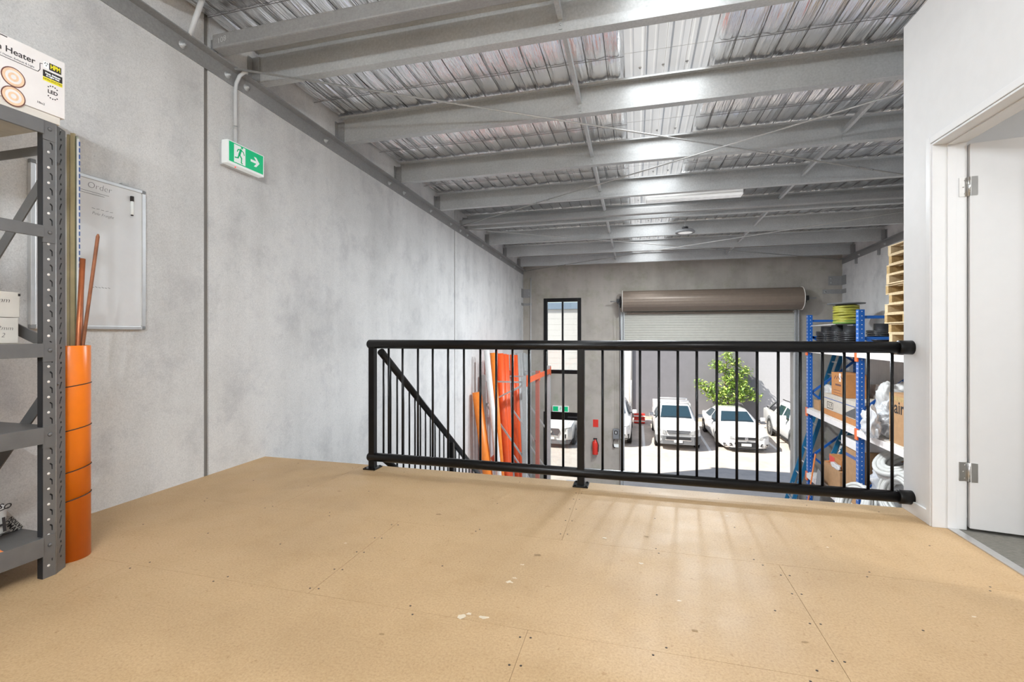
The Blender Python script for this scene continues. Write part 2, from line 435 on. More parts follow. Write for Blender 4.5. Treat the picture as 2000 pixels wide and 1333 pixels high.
m = MB()                                                            # left wall: tilt-up panels with sealed joints
J = [YB, 2.727, 7.587, 12.47]
for a, b in ((YB, 2.727), (2.765, 7.592), (7.622, 12.47), (12.49, 12.9)): m.box(XL - .18, XL, a, b, G, 3.5)
m.mi = 1
for a, b in ((2.72, 2.77), (7.58, 7.63), (12.46, 12.5)): m.box(XL - .17, XL - .012, a, b, G, 3.5)
struct(m.build('wall_left', ['conc', 'seal']))
struct(MB().box(XR, XR + .18, YB, 12.9, G, 3.5).build('wall_right', 'conc'))
struct(MB().box(XL - .18, XR + .18, YB - .15, YB, G, 3.6).build('wall_back', 'white'))
WX0, WX1, WZ0, WZ1, DZ = -2.47, -1.44, -.04, 2.02, -1.09           # window and glass door, one above the other
RX0, RX1, RZ = -.31, 3.65, 1.95                                    # roller door opening
m = MB(); y0, y1 = YF, YF + .18
m.box(XL, WX0, y0, y1, G, 3.4); m.box(WX1, RX0, y0, y1, G, 3.4); m.box(RX1, XR, y0, y1, G, 3.4)
m.box(WX0, WX1, y0, y1, WZ1, 3.4); m.box(WX0, WX1, y0, y1, DZ, WZ0); m.box(RX0, RX1, y0, y1, RZ, 3.4)
struct(m.build('wall_front', 'conc_far'))
# ------------------------------------------------------------------ office box on the mezzanine
OZ = 2.88
XI = XO + .14
dy0, dy1, dz = 2.18, 3.032, 2.07
m = MB()
m.box(XO, XI, dy1, 3.32, -.05, OZ); m.box(XO, XI, YB, dy0, -.05, OZ); m.box(XO, XI, dy0, dy1, dz, OZ)
struct(m.build('wall_office', 'white'))
struct(MB().box(XI, XR, 3.23, 3.32, -.3, OZ).build('wall_office_front', 'white'))
struct(MB().box(XI, XR, -.1, -.02, 0, OZ).build('wall_office_back', 'white'))
struct(MB().box(XI, XR, -.02, 3.23, 2.45, OZ - .02).build('ceiling_office', 'white'))
struct(MB().box(XO + .095, XR, YB, 3.23, -.24, -.002).build('floor_office', 'carpet'))
struct(MB().box(XO + .055, XO + .10, dy0 + .02, dy1 - .015, -.01, .006, .002).build('trim_1', 'alu'))
struct(MB().box(XO - .012, XO, 3.07, 3.318, 0, .075, .003).build('baseboard_office', 'trim'))
m = MB()                                                           # slim architrave and deep door lining
m.box(XO - .014, XO, dy1 + .001, dy1 + .037, 0, dz + .0375, .003); m.box(XO - .014, XO, dy0 - .037, dy0 - .001, 0, dz + .0375, .003)
m.box(XO - .014, XO, dy0 - .001, dy1 + .0005, dz + .001, dz + .0375, .003)
m.box(XO - .010, XI + .004, dy1 - .012, dy1 - .0005, 0, dz - .001, .002); m.box(XO - .010, XI + .004, dy0 + .0005, dy0 + .012, 0, dz - .001, .002); m.box(XO - .010, XI + .004, dy0 + .013, dy1 - .013, dz - .012, dz - .001, .002)
m.box(XO + .055, XO + .095, dy1 - .019, dy1 - .0125, 0, dz - .013, .002); m.box(XO + .055, XO + .095, dy0 + .02, dy1 - .02, dz - .019, dz - .0125, .002)
struct(m.build('trim_2', 'trim'))
d = thing('door_1', 'plain white flush door standing open into the office at right', 'door', (XI, dy1 - .02, .0))
d['kind'] = 'structure'
rot = Matrix.Rotation(R(-10), 4, 'Z')
hx, hy = XI + .008, dy1 - .020
o = MB().box(.002, .822, -.008, .028, .015, 2.045, .002, Matrix.Translation((hx, hy, 0)) @ rot).build('door_leaf', 'door', d)
for z in (1.82, .31):
    m = MB(); m.cyl((hx, hy - .002, z - .05), .007, .1, n=12); m.box(hx - .040, hx - .003, hy + .0045, hy + .0078, z - .05, z + .05)
    m.obox((hx + .018, hy - .0125, z), (.026, .003, .1), rot)
    for q in (-.035, 0, .035): m.cyl((hx - .022 + abs(q) * .2, hy + .0025, z + q), .0035, .0022, 'Y', 8)
    for q in range(4): m.cyl((hx, hy - .002, z - .05 + .02 * (q + 1)), .0076, .0015, n=12)
    m.build('hinge', 'hinge', d)
lg = thing('added_office_light', 'added unseen round ceiling light that brightens the office', 'lamp', (3.0, 1.7, 2.45))  # added fitting, out of view, put in to light the office
MB().lathe([(0, 0), (.17, 0), (.17, -.02), (.15, -.06), (0, -.075)], (3.0, 1.7, 2.449)).build('lamp_shade', 'lit', lg)

# ------------------------------------------------------------------ roof: sheeting, foil blanket, skylight
PY = [-2.0, -.76, .48, 1.83, 3.17, 4.31, 5.547, 6.79, 8.03, 9.32, 10.68, 12.05]
SX0, SX1 = -.10, .59
def slab(x0, x1, dz0, dz1, mat, name, ya=YB - .1, yb=13.05):
    m = MB(); v = [(x, y, zroof(y) + q) for x in (x0, x1) for y in (ya, yb) for q in (dz0, dz1)]
    V = [m.bm.verts.new(p) for p in v]
    for f in ((0, 1, 3, 2), (4, 6, 7, 5), (0, 4, 5, 1), (2, 3, 7, 6), (0, 2, 6, 4), (1, 5, 7, 3)): m.bm.faces.new([V[i] for i in f])
    return m.build(name, mat, None, True)
struct(slab(XL - .2, SX0, .05, .07, 'galv', 'roof_sheet')); struct(slab(SX1, XR + .2, .05, .07, 'galv', 'roof_sheet_right'))
def foil_mesh(x0, x1, name):
    CX, CY = .165, .40
    y0, y1 = .5, 12.69
    nx = int((x1 - x0) / .0165); ny = int((y1 - y0) / .034)
    X, Y = np.meshgrid(np.linspace(x0, x1, nx + 1), np.linspace(y0, y1, ny + 1), indexing='ij')
    rs = np.random.RandomState(int(x1 * 10) + 50)
    # every purlin bay: cross wires, pillows between the wires
    py = np.array(PY); bi = np.clip(np.searchsorted(py, Y) - 1, 0, len(py) - 2)
    t = np.clip((Y - py[bi]) / (py[bi + 1] - py[bi]), 0, 1)
    ci = np.floor((X - XL) / CX).astype(int); u = (X - XL) / CX - ci
    rj = np.floor(t * 3).astype(int).clip(0, 2); w = t * 3 - rj
    amp = rs.uniform(.5, 1.5, (200, 60)); lean = rs.uniform(-.25, .25, (200, 60)); ph = rs.uniform(0, 6.28, (200, 60))
    key = (bi * 3 + rj) % 60
    a = amp[ci % 200, key]; l = lean[ci % 200, key]; p = ph[ci % 200, key]
    us = np.clip(u + l * np.sin(np.pi * u), 0, 1)
    pil = np.power(np.sin(np.pi * us).clip(0, 1), .6) * np.power(np.sin(np.pi * w).clip(0, 1), .3)
    cr = np.sin(u * 12 + p + 3 * w) * .0026 + np.sin(u * 19 + 2.7 * p + 2 * Y) * .0014
    sag = .020 * np.sin(np.pi * t)
    edge = np.minimum(np.minimum((X - x0), (x1 - X)) / .04, 1).clip(0, 1)
    Z = 3.305 + SL * (Y - 4) + .030 - sag - (.013 * a * pil + cr * np.power(np.sin(np.pi * w).clip(0, 1), .3)) * edge + (1 - edge) * .03
    co = np.stack([X, Y, Z], -1).reshape(-1, 3)
    i, j = np.meshgrid(np.arange(nx), np.arange(ny), indexing='ij'); k = (i * (ny + 1) + j).reshape(-1)
    F = np.stack([k, k + ny + 1, k + ny + 2, k + 1], -1)[:, ::-1]
    me = D.meshes.new(name); me.vertices.add(len(co)); me.vertices.foreach_set('co', co.ravel().astype(np.float32))
    me.loops.add(F.size); me.loops.foreach_set('vertex_index', F.ravel().astype(np.int32))
    me.polygons.add(len(F)); me.polygons.foreach_set('loop_start', np.arange(0, F.size, 4, dtype=np.int32))
    me.polygons.foreach_set('use_smooth', np.ones(len(F), dtype=bool))
    me.update(calc_edges=True); me.validate()
    ob = struct(link(name, me, 'foil'))
    mb = MB()                                                     # the safety mesh that carries the blanket
    xw = XL + CX
    while xw < x1:
        if xw > x0 + .02:
            for b0, b1 in zip(PY[2:], PY[3:] + [12.69]):
                mb.tube([(xw, b0 + (b1 - b0) * s, zroof(b0 + (b1 - b0) * s) + .023 - .0215 * math.sin(math.pi * s)) for s in (0, .17, .33, .5, .67, .83, 1)], .0026, 4, caps=False)
        xw += CX
    for b0, b1 in zip(PY[2:], PY[3:] + [12.69]):
        for s in (1 / 3, 2 / 3):
            y = b0 + (b1 - b0) * s; z = zroof(y) + .018 - .0215 * math.sin(math.pi * s)
            mb.tube([(x0, y, z), (x1, y, z)], .0026, 4, caps=False)
    w = mb.build('wire_mesh', 'wire', ob); w['kind'] = 'stuff'
    return ob
foil_mesh(XL + .002, SX0, 'ceiling'); foil_mesh(SX1, XR - .002, 'ceiling_right')
struct(slab(XL + .002, XR - .002, .0, .02, 'foil', 'ceiling_back', YB, .5))
m = MB(); prof = []                                                # translucent ribbed skylight sheet
x = SX0 - .05
while x < SX1 + .08:
    prof += [(x, 0), (x + .014, .013), (x + .038, .013), (x + .052, 0), (x + .10, 0), (x + .11, .004), (x + .12, .004), (x + .13, 0)]
    x += .19
ya, yb = .2, 12.9
for (xa, za), (xb, zb) in zip(prof, prof[1:]):
    m.poly([(xa, ya, zroof(ya) + .074 + za), (xb, ya, zroof(ya) + .074 + zb), (xb, yb, zroof(yb) + .074 + zb), (xa, yb, zroof(yb) + .074 + za)])
sk = struct(m.build('skylight', 'skylight'))
mb = MB()
for b0 in PY[3:]:
    for xs_ in (.03, .22, .41):
        mb.cyl((xs_, b0 - .14, zroof(b0) + .03), .012, .006, n=10); mb.cyl((xs_, b0 - .14, zroof(b0) + .015), .004, .02, n=6)
for b0, b1 in zip(PY[2:], PY[3:]):
    for s in (1 / 3, 2 / 3):
        y = b0 + (b1 - b0) * s; mb.tube([(SX0, y, zroof(y) + .02), (SX1, y, zroof(y) + .02)], .0015, 4, caps=False)
    for xs_ in (.065, .23, .395):
        mb.tube([(xs_, b0, zroof(b0) + .02), (xs_, b1, zroof(b1) + .02)], .0015, 4, caps=False)
w = mb.build('sheet_fixing', 'lightgrey', sk); w['kind'] = 'stuff'

# purlins
def purlin(i, y):
    zt, zb = zroof(y), zled(y) + .122; t = .0035
    m = MB(); pr = [(y - .075, zt - .018), (y - .075, zt), (y, zt), (y, zb + t), (y + .068, zb + t), (y + .075, zb + .02), (y + .079, zb + .02), (y + .074, zb), (y - t, zb), (y - t, zt - t), (y - .071, zt - t), (y - .071, zt - .018)]
    m.prism(pr, 'X', XL + .07, XR - .07)
    n = i - 2
    o = m.build('roof_purlin', 'galv')
    tag(o, f'galvanised roof purlin spanning wall to wall, {ORD[n]} back from the camera' if n < 9 else 'galvanised roof purlin closest to the front concrete wall', 'beam', 'roof purlins')
    for sx in (1, -1):
        xw = XL if sx > 0 else XR
        c = MB(); a, b = sorted((xw + sx * .012, xw + sx * .085)); c.box(a, b, y - .013, y - .005, zb - .0, zt - .03); a, b = sorted((xw + sx * .006, xw + sx * .07)); c.box(a, b, y - .055, y - .005, zb - .008, zb)
        a, b = sorted((xw + sx * .004, xw + sx * .012)); c.box(a, b, y - .05, y, zb, zt - .03)
        c.build('cleat', 'galv_dark', o)
for i, y in enumerate(PY):
    if i >= 2: purlin(i, y)
# bridging struts between purlins
for row, xb in (('left', -.50), ('right', 2.06)):
    for k, (a, b) in enumerate(zip(PY[3:], PY[4:])):
        o = MB()
        za, zb = zled(a) + .23, zled(b) + .23
        o.bar((xb, a + .008, za), (xb, b - .012, zb), .032, .05); o.box(xb - .012, xb + .012, b - .012, b - .006, zb - .09, zb + .03)
        o.cyl((xb, b - .018, zb - .06), .007, .008, 'Y', 8)
        tag(o.build('bridging_strut', 'galv'), f'thin bridging strut of the {row} row, between {ORD[k + 1]} and {ORD[k + 2]} purlins', 'strut', 'purlin bridging struts')
# wall angles carrying the purlins
for side, xw, sx in (('left', XL, 1), ('right', XR, -1)):
    rt = None
    m = MB(); ya, yb = YB, YF - .005
    P = [(0, 0), (.008, 0), (.008, .112), (.075, .112), (.075, .12), (0, .12)]
    A = [m.bm.verts.new((xw + sx * p, ya, zled(ya) + q)) for p, q in P]; B = [m.bm.verts.new((xw + sx * p, yb, zled(yb) + q)) for p, q in P]
    for k in range(6): m.bm.faces.new((A[k], A[(k + 1) % 6], B[(k + 1) % 6], B[k]))
    m.bm.faces.new(A); m.bm.faces.new(B[::-1])
    o = m.build('wall_angle', 'galv_dark', None, True)
    tag(o, f'long grey steel angle bolted along the {side} concrete wall under the purlins', 'beam')
    ys = [2.55, 2.92, 3.10, 4.1, 5.36, 5.75, 6.60, 7.4, 7.85, 8.2, 9.1, 10.4, 11.7] if sx > 0 else [8.5, 9.6, 10.7, 11.8]
    for y in ys:
        b = MB(); z = zled(y) + .055; q = xw + sx * .008
        b.lathe([(0, 0), (.026, 0), (.026, .004), (.016, .004), (.016, .016), (.009, .016), (.009, .03), (0, .03)], n=12, mtx=Matrix.Translation((q, y, z)) @ Matrix.Rotation(R(90 * sx), 4, 'Y'))
        b.build('bolt', 'galv', o)
    if sx < 0:
        for y in (9.9, 10.9, 11.9): MB().box(xw - .04, xw, y, y + .05, zled(y) - .12, zled(y)).build('hanger_tab', 'galv_dark', o)
# square struts across the roof (one carries a chalk number)
for y, lab in ((2.72, 'square grey steel strut chalked with a number, nearest across the roof'), (7.74, 'square grey steel strut across the middle of the roof')):
    z0 = zled(y) + .121
    o = MB().box(XL + .08, XR - .08, y, y + .105, z0, z0 + .105, .012).build('roof_strut', 'galv_dark')
    tag(o, lab, 'beam')
    for sx in (1, -1):
        xw = XL if sx > 0 else XR; a, b = sorted((xw + sx * .02, xw + sx * .08)); MB().box(a, b, y + .045, y + .057, z0 + .001, z0 + .1).build('end_cleat', 'galv_dark', o)
    if y < 3: text('chalk_number', '108', .055, '-Y', (XL + .165, y - .0006, z0 + .052), 'lightgrey', o, 12, .15, off=-.0012)
# bracing rods
def rod(a, b, lab, tt):
    a, b = Vector(a), Vector(b); d = (b - a).normalized()
    o = MB().tube([a, b], .008, 10).build('bracing_rod', 'rod'); tag(o, lab, 'rod', 'roof bracing rods')
    c = a + (b - a) * tt
    t = MB(); s = d.cross(Vector((0, 0, 1))).normalized() * .014
    for sg in (1, -1): t.tube([c - d * .11 + s * sg * .3, c - d * .085 + s * sg, c + d * .085 + s * sg, c + d * .11 + s * sg * .3], .005, 6)
    t.tube([c - d * .125, c - d * .085], .0125, 8); t.tube([c + d * .085, c + d * .125], .0125, 8)
    t.build('turnbuckle', 'galv_dark', o)
zr = lambda y: zled(y) + .10
rod((-2.98, 2.93, zr(2.93)), (4.64, 7.62, zr(7.62)), 'long bracing rod from near left wall crossing under the roof', .73)
rod((-2.98, 7.66, zr(7.66) - .02), (4.64, 2.93, zr(2.93) - .02), 'long bracing rod rising to the right across the near roof bay', .22)
rod((-2.98, 7.93, zr(7.93)), (4.64, 12.6, zr(12.6)), 'bracing rod from mid left wall to the far right corner', .62)
rod((-2.98, 12.55, zr(12.55) - .02), (4.64, 7.95, zr(7.95) - .02), 'bracing rod starting at the far left corner under the roof', .15)
# conduit rising at the left
o = MB().tube([(-2.99, 2.56, zled(2.56) + .125), (-2.97, 2.555, zled(2.56) + .14), (-2.80, 2.50, 3.305)], .017, 12).build('roof_conduit', 'lightgrey')
tag(o, 'pale grey pipe rising from the wall angle to the roof beside the chalked strut', 'pipe')

# ------------------------------------------------------------------ exit sign on the left wall with conduit
def man(mb, plane, at, s):
    """running figure drawn with strokes in the sign's plane"""
    f = lambda x, y: (x * s, y * s)
    pol = [circ(.10 * s, .40 * s, .062 * s, 14)]
    for p, q, w in (((.04, .28), (-.06, .02), .12), ((.05, .28), (.19, .20), .055), ((.19, .20), (.24, .08), .05), ((.02, .27), (-.13, .25), .055), ((-.13, .25), (-.19, .13), .05), ((-.06, .02), (.07, -.13), .075), ((.07, -.13), (.06, -.36), .065), ((.06, -.36), (.13, -.38), .05), ((-.07, .02), (-.14, -.17), .075), ((-.14, -.17), (-.32, -.20), .06)):
        pol.append(stroke(f(*p), f(*q), w * s))
    flat(mb, plane, at, pol, .0008)
def arrow(mb, plane, at, s):
    flat(mb, plane, at, [[(q[0] * s, q[1] * s) for q in ((-.42, .09), (.12, .09), (-.12, .36), (.10, .36), (.42, 0), (.10, -.36), (-.12, -.36), (.12, -.09), (-.42, -.09))]], .0008)
t = thing('exit_sign', 'green and white illuminated exit sign with running figure on left wall', 'sign', (XL, 3.01, 2.42))
MB().box(XL, XL + .045, 2.86, 3.15, 2.325, 2.49, .003).build('back_plate', 'lightgrey', t)
bd = MB().box(XL + .042, XL + .10, 2.835, 3.19, 2.325, 2.50, .004).build('housing', 'exitwhite', t)
MB().box(XL + .10, XL + .1015, 2.848, 3.178, 2.343, 2.492).build('green_face', 'green', t)
MB().box(XL + .1015, XL + .1023, 2.892, 2.998, 2.350, 2.485).build('doorway_panel', 'exitwhite', t)
mb = MB(); man(mb, '+X', (XL + .1023, 2.950, 2.417), .155); mb.build('running_figure', 'green', t)
mb = MB(); arrow(mb, '+X', (XL + .1015, 3.095, 2.417), .105); mb.build('arrow', 'exitwhite', t)
MB().cyl((XL + .075, 2.93, 2.319), .005, .008, n=8).build('indicator_light', 'redlit', t)
o = MB().tube([(XL + .02, 2.985, 2.485), (XL + .02, 2.985, 2.94), (XL + .025, 2.987, 3.0), (XL + .05, 2.995, 3.06), (XL + .085, 3.0, 3.085), (XL + .11, 3.005, 3.09)], .0135, 12).build('sign_conduit', 'lightgrey')
tag(o, 'grey conduit with a bent top running down to the left wall exit sign', 'pipe')
MB().tube([(XL + .021, 2.985, 2.64), (XL + .021, 2.985, 2.665)], .017, 12).build('saddle_clip', 'galv', o)

# ------------------------------------------------------------------ whiteboard
t = thing('whiteboard', 'white framed dry-erase board with handwriting on left wall', 'whiteboard', (XL, 1.99, 1.50))
a, b, z0, z1, xf = 1.70, 2.287, 1.068, 1.950, XL + .028
MB().box(XL + .004, xf - .006, a + .01, b - .01, z0 + .01, z1 - .01).build('board_face', 'whiteboard', t)
m = MB()
for q in ((a, a + .022, z0 + .02, z1 - .02), (b - .022, b, z0 + .02, z1 - .02)): m.box(XL + .002, xf, *q, .003)
for q in ((a + .02, b - .02, z0, z0 + .02), (a + .02, b - .02, z1 - .02, z1)): m.box(XL + .002, xf, *q, .003)
m.build('frame', 'alu', t)
for y in (a, b - .026):
    for z in (z0 - .001, z1 - .025): MB().box(XL + .002, xf + .001, y - .001, y + .027, z, z + .026, .008).build('corner_cap', 'grey_mid', t)
MB().box(XL + .004, xf, 2.145, 2.185, z1, z1 + .012, .002).build('hanging_clip', 'galv', t)
xi = xf - .0058
text('handwriting', 'Order', .05, '+X', (xi, 2.025, 1.895), 'inkgrey', t, -1, .1, off=-.0012)
text('handwriting', 'To', .05, '+X', (xi, 1.90, 1.895), 'inkgrey', t, -1, .1, off=-.0012)
m = MB(); flat(m, '+X', (xi, 0, 0), [stroke((1.80, 1.862), (2.075, 1.858), .002), stroke((1.83, 1.848), (2.05, 1.846), .002)], .0006); m.build('underline', 'inkgrey', t)
text('handwriting', 'Pole Freight', .024, '+X', (xi, 2.043, 1.738), 'inkgrey', t, -2, .25, off=-.0006)
m = MB()
for k in range(5): flat(m, '+X', (xi, 0, 0), [stroke((1.985 + k * .024, 1.768 - k * .001), (2.0 + k * .024, 1.766 + (k % 2) * .003), .002)], .0006)
for k in range(6): flat(m, '+X', (xi, 0, 0), [stroke((1.985 + k * .017, 1.312 + (k % 2) * .003), (1.995 + k * .017, 1.310), .0025)], .0006)
m.build('pen_mark', 'inkgrey', t)
pen = thing('whiteboard_marker', 'white marker with black cap held upright on the whiteboard', 'marker', (xf + .006, 2.2, 1.83))
MB().tube([(xf + .004, 2.2, 1.779), (xf + .004, 2.2, 1.865)], .0075, 12).build('barrel', 'exitwhite', pen)
MB().tube([(xf + .004, 2.2, 1.862), (xf + .004, 2.2, 1.893)], .0095, 12).build('cap', 'ink', pen)
MB().tube([(xf + .004, 2.2, 1.773), (xf + .004, 2.2, 1.781)], .0068, 12).build('end_plug', 'ink', pen)

# ------------------------------------------------------------------ black storage rack at the left with its load
t = thing('storage_rack', 'charcoal boltless storage rack with slotted posts at the left edge', 'rack', (-2.66, .6, 0))
xfp, yfp, zt = -2.43, 1.454, 1.946
def slotted(width, zt, kind):
    holes = []; z = .05; k = 0
    while z < zt - .05:
        if kind == 'front':
            holes.append(circ(width * .42, z, .0052, 10)); c = width * .66
            holes.append([(c - .009, z + .042), (c - .003, z + .044), (c + .004, z + .036), (c + .004, z + .015), (c, z + .015), (c - .001, z + .033)])
        else:
            holes.append(circ(width * .52, z + .012, .0056, 10)); c = width * .46
            holes.append([(c - .008, z + .028), (c - .001, z + .030), (c + .006, z + .046), (c + .012, z + .058), (c + .004, z + .060), (c, z + .05), (c - .004, z + .045)])
        z += .0655
    return cutplate([(0, 0), (width, 0), (width, zt), (0, zt)], holes, .0024)
def post(yc, back=False, sgn=1):
    """folded slotted post: front flange along the shelf, side flange turned toward the wall"""
    x0 = xfp if not back else -2.93
    me = slotted(.046, zt, 'front')
    r = Vector((0, 1, 0)); me.transform(frame((r, (0, 0, 1), (1, 0, 0)), (x0, yc - .046 if sgn > 0 else yc, 0)))
    p = link('post', me, 'rack_black', t)
    if not back and sgn > 0:
        me2 = slotted(.066, zt, 'side'); r2 = Vector((-.53, .848, 0)).normalized(); n2 = Vector((r2.y, -r2.x, 0))
        me2.transform(frame((r2, (0, 0, 1), n2), (x0 - .0012, yc, 0))); link('side_flange', me2, 'rack_black', p)
        MB().tube([(x0 - .001, yc, .0), (x0 - .001, yc, zt)], .003, 8).build('folded_edge', 'galv_dark', p)
    if not back and sgn > 0:
        m = MB(); m.box(x0 - .006, x0 - .003, yc - .045, yc - .001, .02, zt - .01)
        m.bar(Vector((x0 - .0012, yc, .02)) + r2 * .033 - n2 * .004 + Vector((0, 0, .0)), Vector((x0 - .0012, yc, zt - .01)) + r2 * .033 - n2 * .004, .060, .002, n2)
        m.build('slot_shade_backing', 'hole', p)  # near-black backing paints the shade inside the post behind its slots
        m = MB(); z = .05
        while z < zt - .05:
            m.lathe([(0, 0), (.0056, 0), (.0056, .0045), (0, .0045)], n=10, mtx=Matrix.Translation((x0 - .0032, yc - .046 + .046 * .42, z)) @ Matrix.Rotation(R(90), 4, 'Y')); z += .0655
        m.build('hole_plug', 'rivet', p)
    m = MB(); s = -1 if not back else 1
    m.box(min(x0, x0 + s * .03), max(x0, x0 + s * .03), yc - .048 if sgn > 0 else yc + .046, yc - .046 if sgn > 0 else yc + .048, .0, zt); m.build('return_lip', 'carblack', p)
    return p
post(yfp); post(-.35, sgn=-1); post(1.50, True); post(-.35, True, -1)
levels = [(1.946, .058), (1.50, .05), (1.0, .058), (.645, .07), (.178, .08)]
for n, (z, h) in enumerate(levels):
    for xq, s in ((xfp + .002, 1), (-2.93, -1)):
        m = MB(); m.box(xq - .003, xq + .009 if s > 0 else xq + .003, -.30, yfp - .048, z - h, z, .002)
        if s > 0: m.box(xq - .002, xq + .0025, yfp - .048, yfp - .004, z - h - .02, z + .004); m.lathe([(0, 0), (.0085, 0), (.006, .004), (0, .005)], n=12, mtx=Matrix.Translation((xq + .0025, yfp - .024, z - h * .5)) @ Matrix.Rotation(R(90), 4, 'Y'))
        m.build('shelf_beam', 'rack_black', t)
    if n != 1:
        MB().box(-2.925, xfp - .001, -.34, yfp - .004, z - .018, z - .001 if n else z + .0).build('shelf_deck', 'rack_black' if n in (3, 4) else 'mdf', t)
yb_ = 1.462
for p, q in (((-2.445, yb_, 1.80), (-2.915, yb_, 1.30)), ((-2.445, yb_, .84), (-2.915, yb_, .34)), ((-2.915, yb_, 1.14), (-2.445, yb_, .98))): MB().bar(p, q, .006, .05, (1, 0, 1)).build('diagonal_brace', 'rack_black', t)
for z in (1.85, .62, .11): MB().box(-2.92, -2.445, yb_ - .003, yb_ + .003, z - .02, z + .02).build('cross_brace', 'rack_black', t)
mb = MB().box(-2.93, xfp + .006, -.34, yfp + .012, 1.948, 1.980, .002)
tag(mb.build('rack_top_board', 'card_pale'), 'pale board lying on the top of the storage rack', 'board')
# heater carton
hb = thing('heater_carton', 'white bathroom heater carton with lamp pictures on top of the rack', 'box', (-2.58, 1.1, 1.981))
MB().box(-2.74, -2.420, .86, 1.482, 1.981, 2.228, .003).build('carton_body', 'box_white', hb)
X = -2.4198
text('title_print', 'Bathroom Heater', .034, '+X', (X, 1.376, 2.175), 'ink', hb, 0, align='RIGHT', off=.0003)
text('subtitle_print', '3-in-1 Heater, Exhaust & Light', .0105, '+X', (X, 1.373, 2.150), 'inkgrey', hb, 0, align='RIGHT')
m = MB(); flat(m, '+X', (X, 0, 0), [stroke((1.0, 2.222), (1.285, 2.222), .0035), stroke((1.10, 2.140), (1.385, 2.140), .0022), stroke((1.385, 2.140), (1.392, 2.152), .0022), stroke((1.392, 2.152), (1.392, 2.178), .0022), stroke((1.392, 2.178), (1.40, 2.180), .0022)], .0006); m.build('border_line', 'ink', hb)
m = MB(); flat(m, '+X', (X, 0, 0), [[(1.424, 2.168), (1.467, 2.168), (1.467, 2.197), (1.424, 2.197)]], .0006); m.build('logo_panel', 'ink', hb)
text('logo_print', 'HPM', .026, '+X', (X + .0006, 1.4455, 2.1825), 'yellow', hb, off=.001, sx=.68)
m = MB(); flat(m, '+X', (X, 0, 0), [[(1.404, 2.169), (1.422, 2.169), (1.422, 2.195), (1.404, 2.195)]], .0004); m.build('emblem_panel', 'exitwhite', hb)
m = MB(); flat(m, '+X', (X + .0004, 0, 0), [stroke((1.408, 2.186), (1.411, 2.191), .0025), stroke((1.416, 2.191), (1.419, 2.186), .0025), stroke((1.4135, 2.177), (1.4135, 2.182), .0025)], .0004); m.build('emblem', 'ink', hb)
m = MB(); flat(m, '+X', (X, 0, 0), [[(1.402, 2.131), (1.471, 2.131), (1.471, 2.159), (1.402, 2.159)]], .0006); m.build('caption_panel', 'ink', hb)
text('caption_print', 'Heat, Exhaust\n& Light Unit', .0095, '+X', (X + .0006, 1.4365, 2.1435), 'exitwhite', hb, off=.0004)
m = MB(); flat(m, '+X', (X, 0, 0), [[(1.402, 2.114), (1.471, 2.114), (1.471, 2.130), (1.402, 2.130)]], .0006); m.build('yellow_strip', 'yellow', hb)
text('strip_print', 'NON-DUCTED', .010, '+X', (X + .0006, 1.4365, 2.122), 'ink', hb)
text('led_print', 'LED', .021, '+X', (X, 1.4365, 2.075), 'ink', hb, off=.0004)
m = MB()
for k in range(16):
    an = 2 * math.pi * k / 16
    if abs(math.sin(an)) > .5: flat(m, '+X', (X, 0, 0), [circ(1.4365 + .022 * math.cos(an), 2.075 + .027 * math.sin(an), .0027, 8)], .0006)
m.build('dot_ring', 'ink', hb)
text('fine_print', '10m2', .012, '+X', (X, 1.395, 2.012), 'ink', hb)
for (cy, cz) in ((1.305, 2.073), (1.305, 1.996), (1.225, 2.035)):
    m = MB(); flat(m, '+X', (X, 0, 0), [circ(cy, cz, .039, 28)], .0005); lp = m.build('lamp_ring', 'maroon', hb)
    m = MB(); flat(m, '+X', (X + .0005, 0, 0), [circ(cy, cz, .035, 28)], .0005); m.build('lamp_disc', 'peach' if cy > 1.25 else 'lightgrey', lp)
    for k, rr in enumerate((.026, .017, .009)):
        m = MB(); flat(m, '+X', (X + .001 + k * .0004, 0, 0), [circ(cy, cz, rr, 24)], .0004); m.build('lamp_swirl', ('box_white', 'peach', 'box_white')[k], lp)
# cartons on the middle shelf
def carton(name, lab, x0, x1, y0, y1, z0, z1, mat='card_pale', cat='box', group=None):
    t = thing(name, lab, cat, ((x0 + x1) / 2, (y0 + y1) / 2, z0), group)
    MB().box(x0, x1, y0, y1, z0, z1, .003).build('carton_body', mat, t)
    return t
c1 = carton('carton', 'pale carton handwritten 3mm, topmost of the rack stack', -2.87, -2.6, .95, 1.425, 1.112, 1.222)
text('handwriting', '3mm', .03, '+X', (-2.5998, 1.36, 1.185), 'ink', c1, -2, .2, off=-.0006)
MB().box(-2.601, -2.5994, 1.418, 1.426, 1.205, 1.216).build('staple', 'ink', c1)
c2 = carton('carton', 'pale carton marked 2mm, under the 3mm carton', -2.87, -2.6, .95, 1.42, 1.001, 1.110)
text('handwriting', '2mm', .026, '+X', (-2.5998, 1.375, 1.065), 'ink', c2, -2, .2, off=-.0006)
text('handwriting', '2', .026, '+X', (-2.5998, 1.368, 1.035), 'ink', c2, -2, .2, off=-.0006)
carton('carton', 'plain pale carton behind the handwritten cartons on the rack', -2.925, -2.872, 1.05, 1.432, 1.001, 1.27)
carton('carton', 'flat pale carton beside the post on the middle rack shelf', -2.905, -2.872, 1.434, 1.445, 1.001, 1.05)
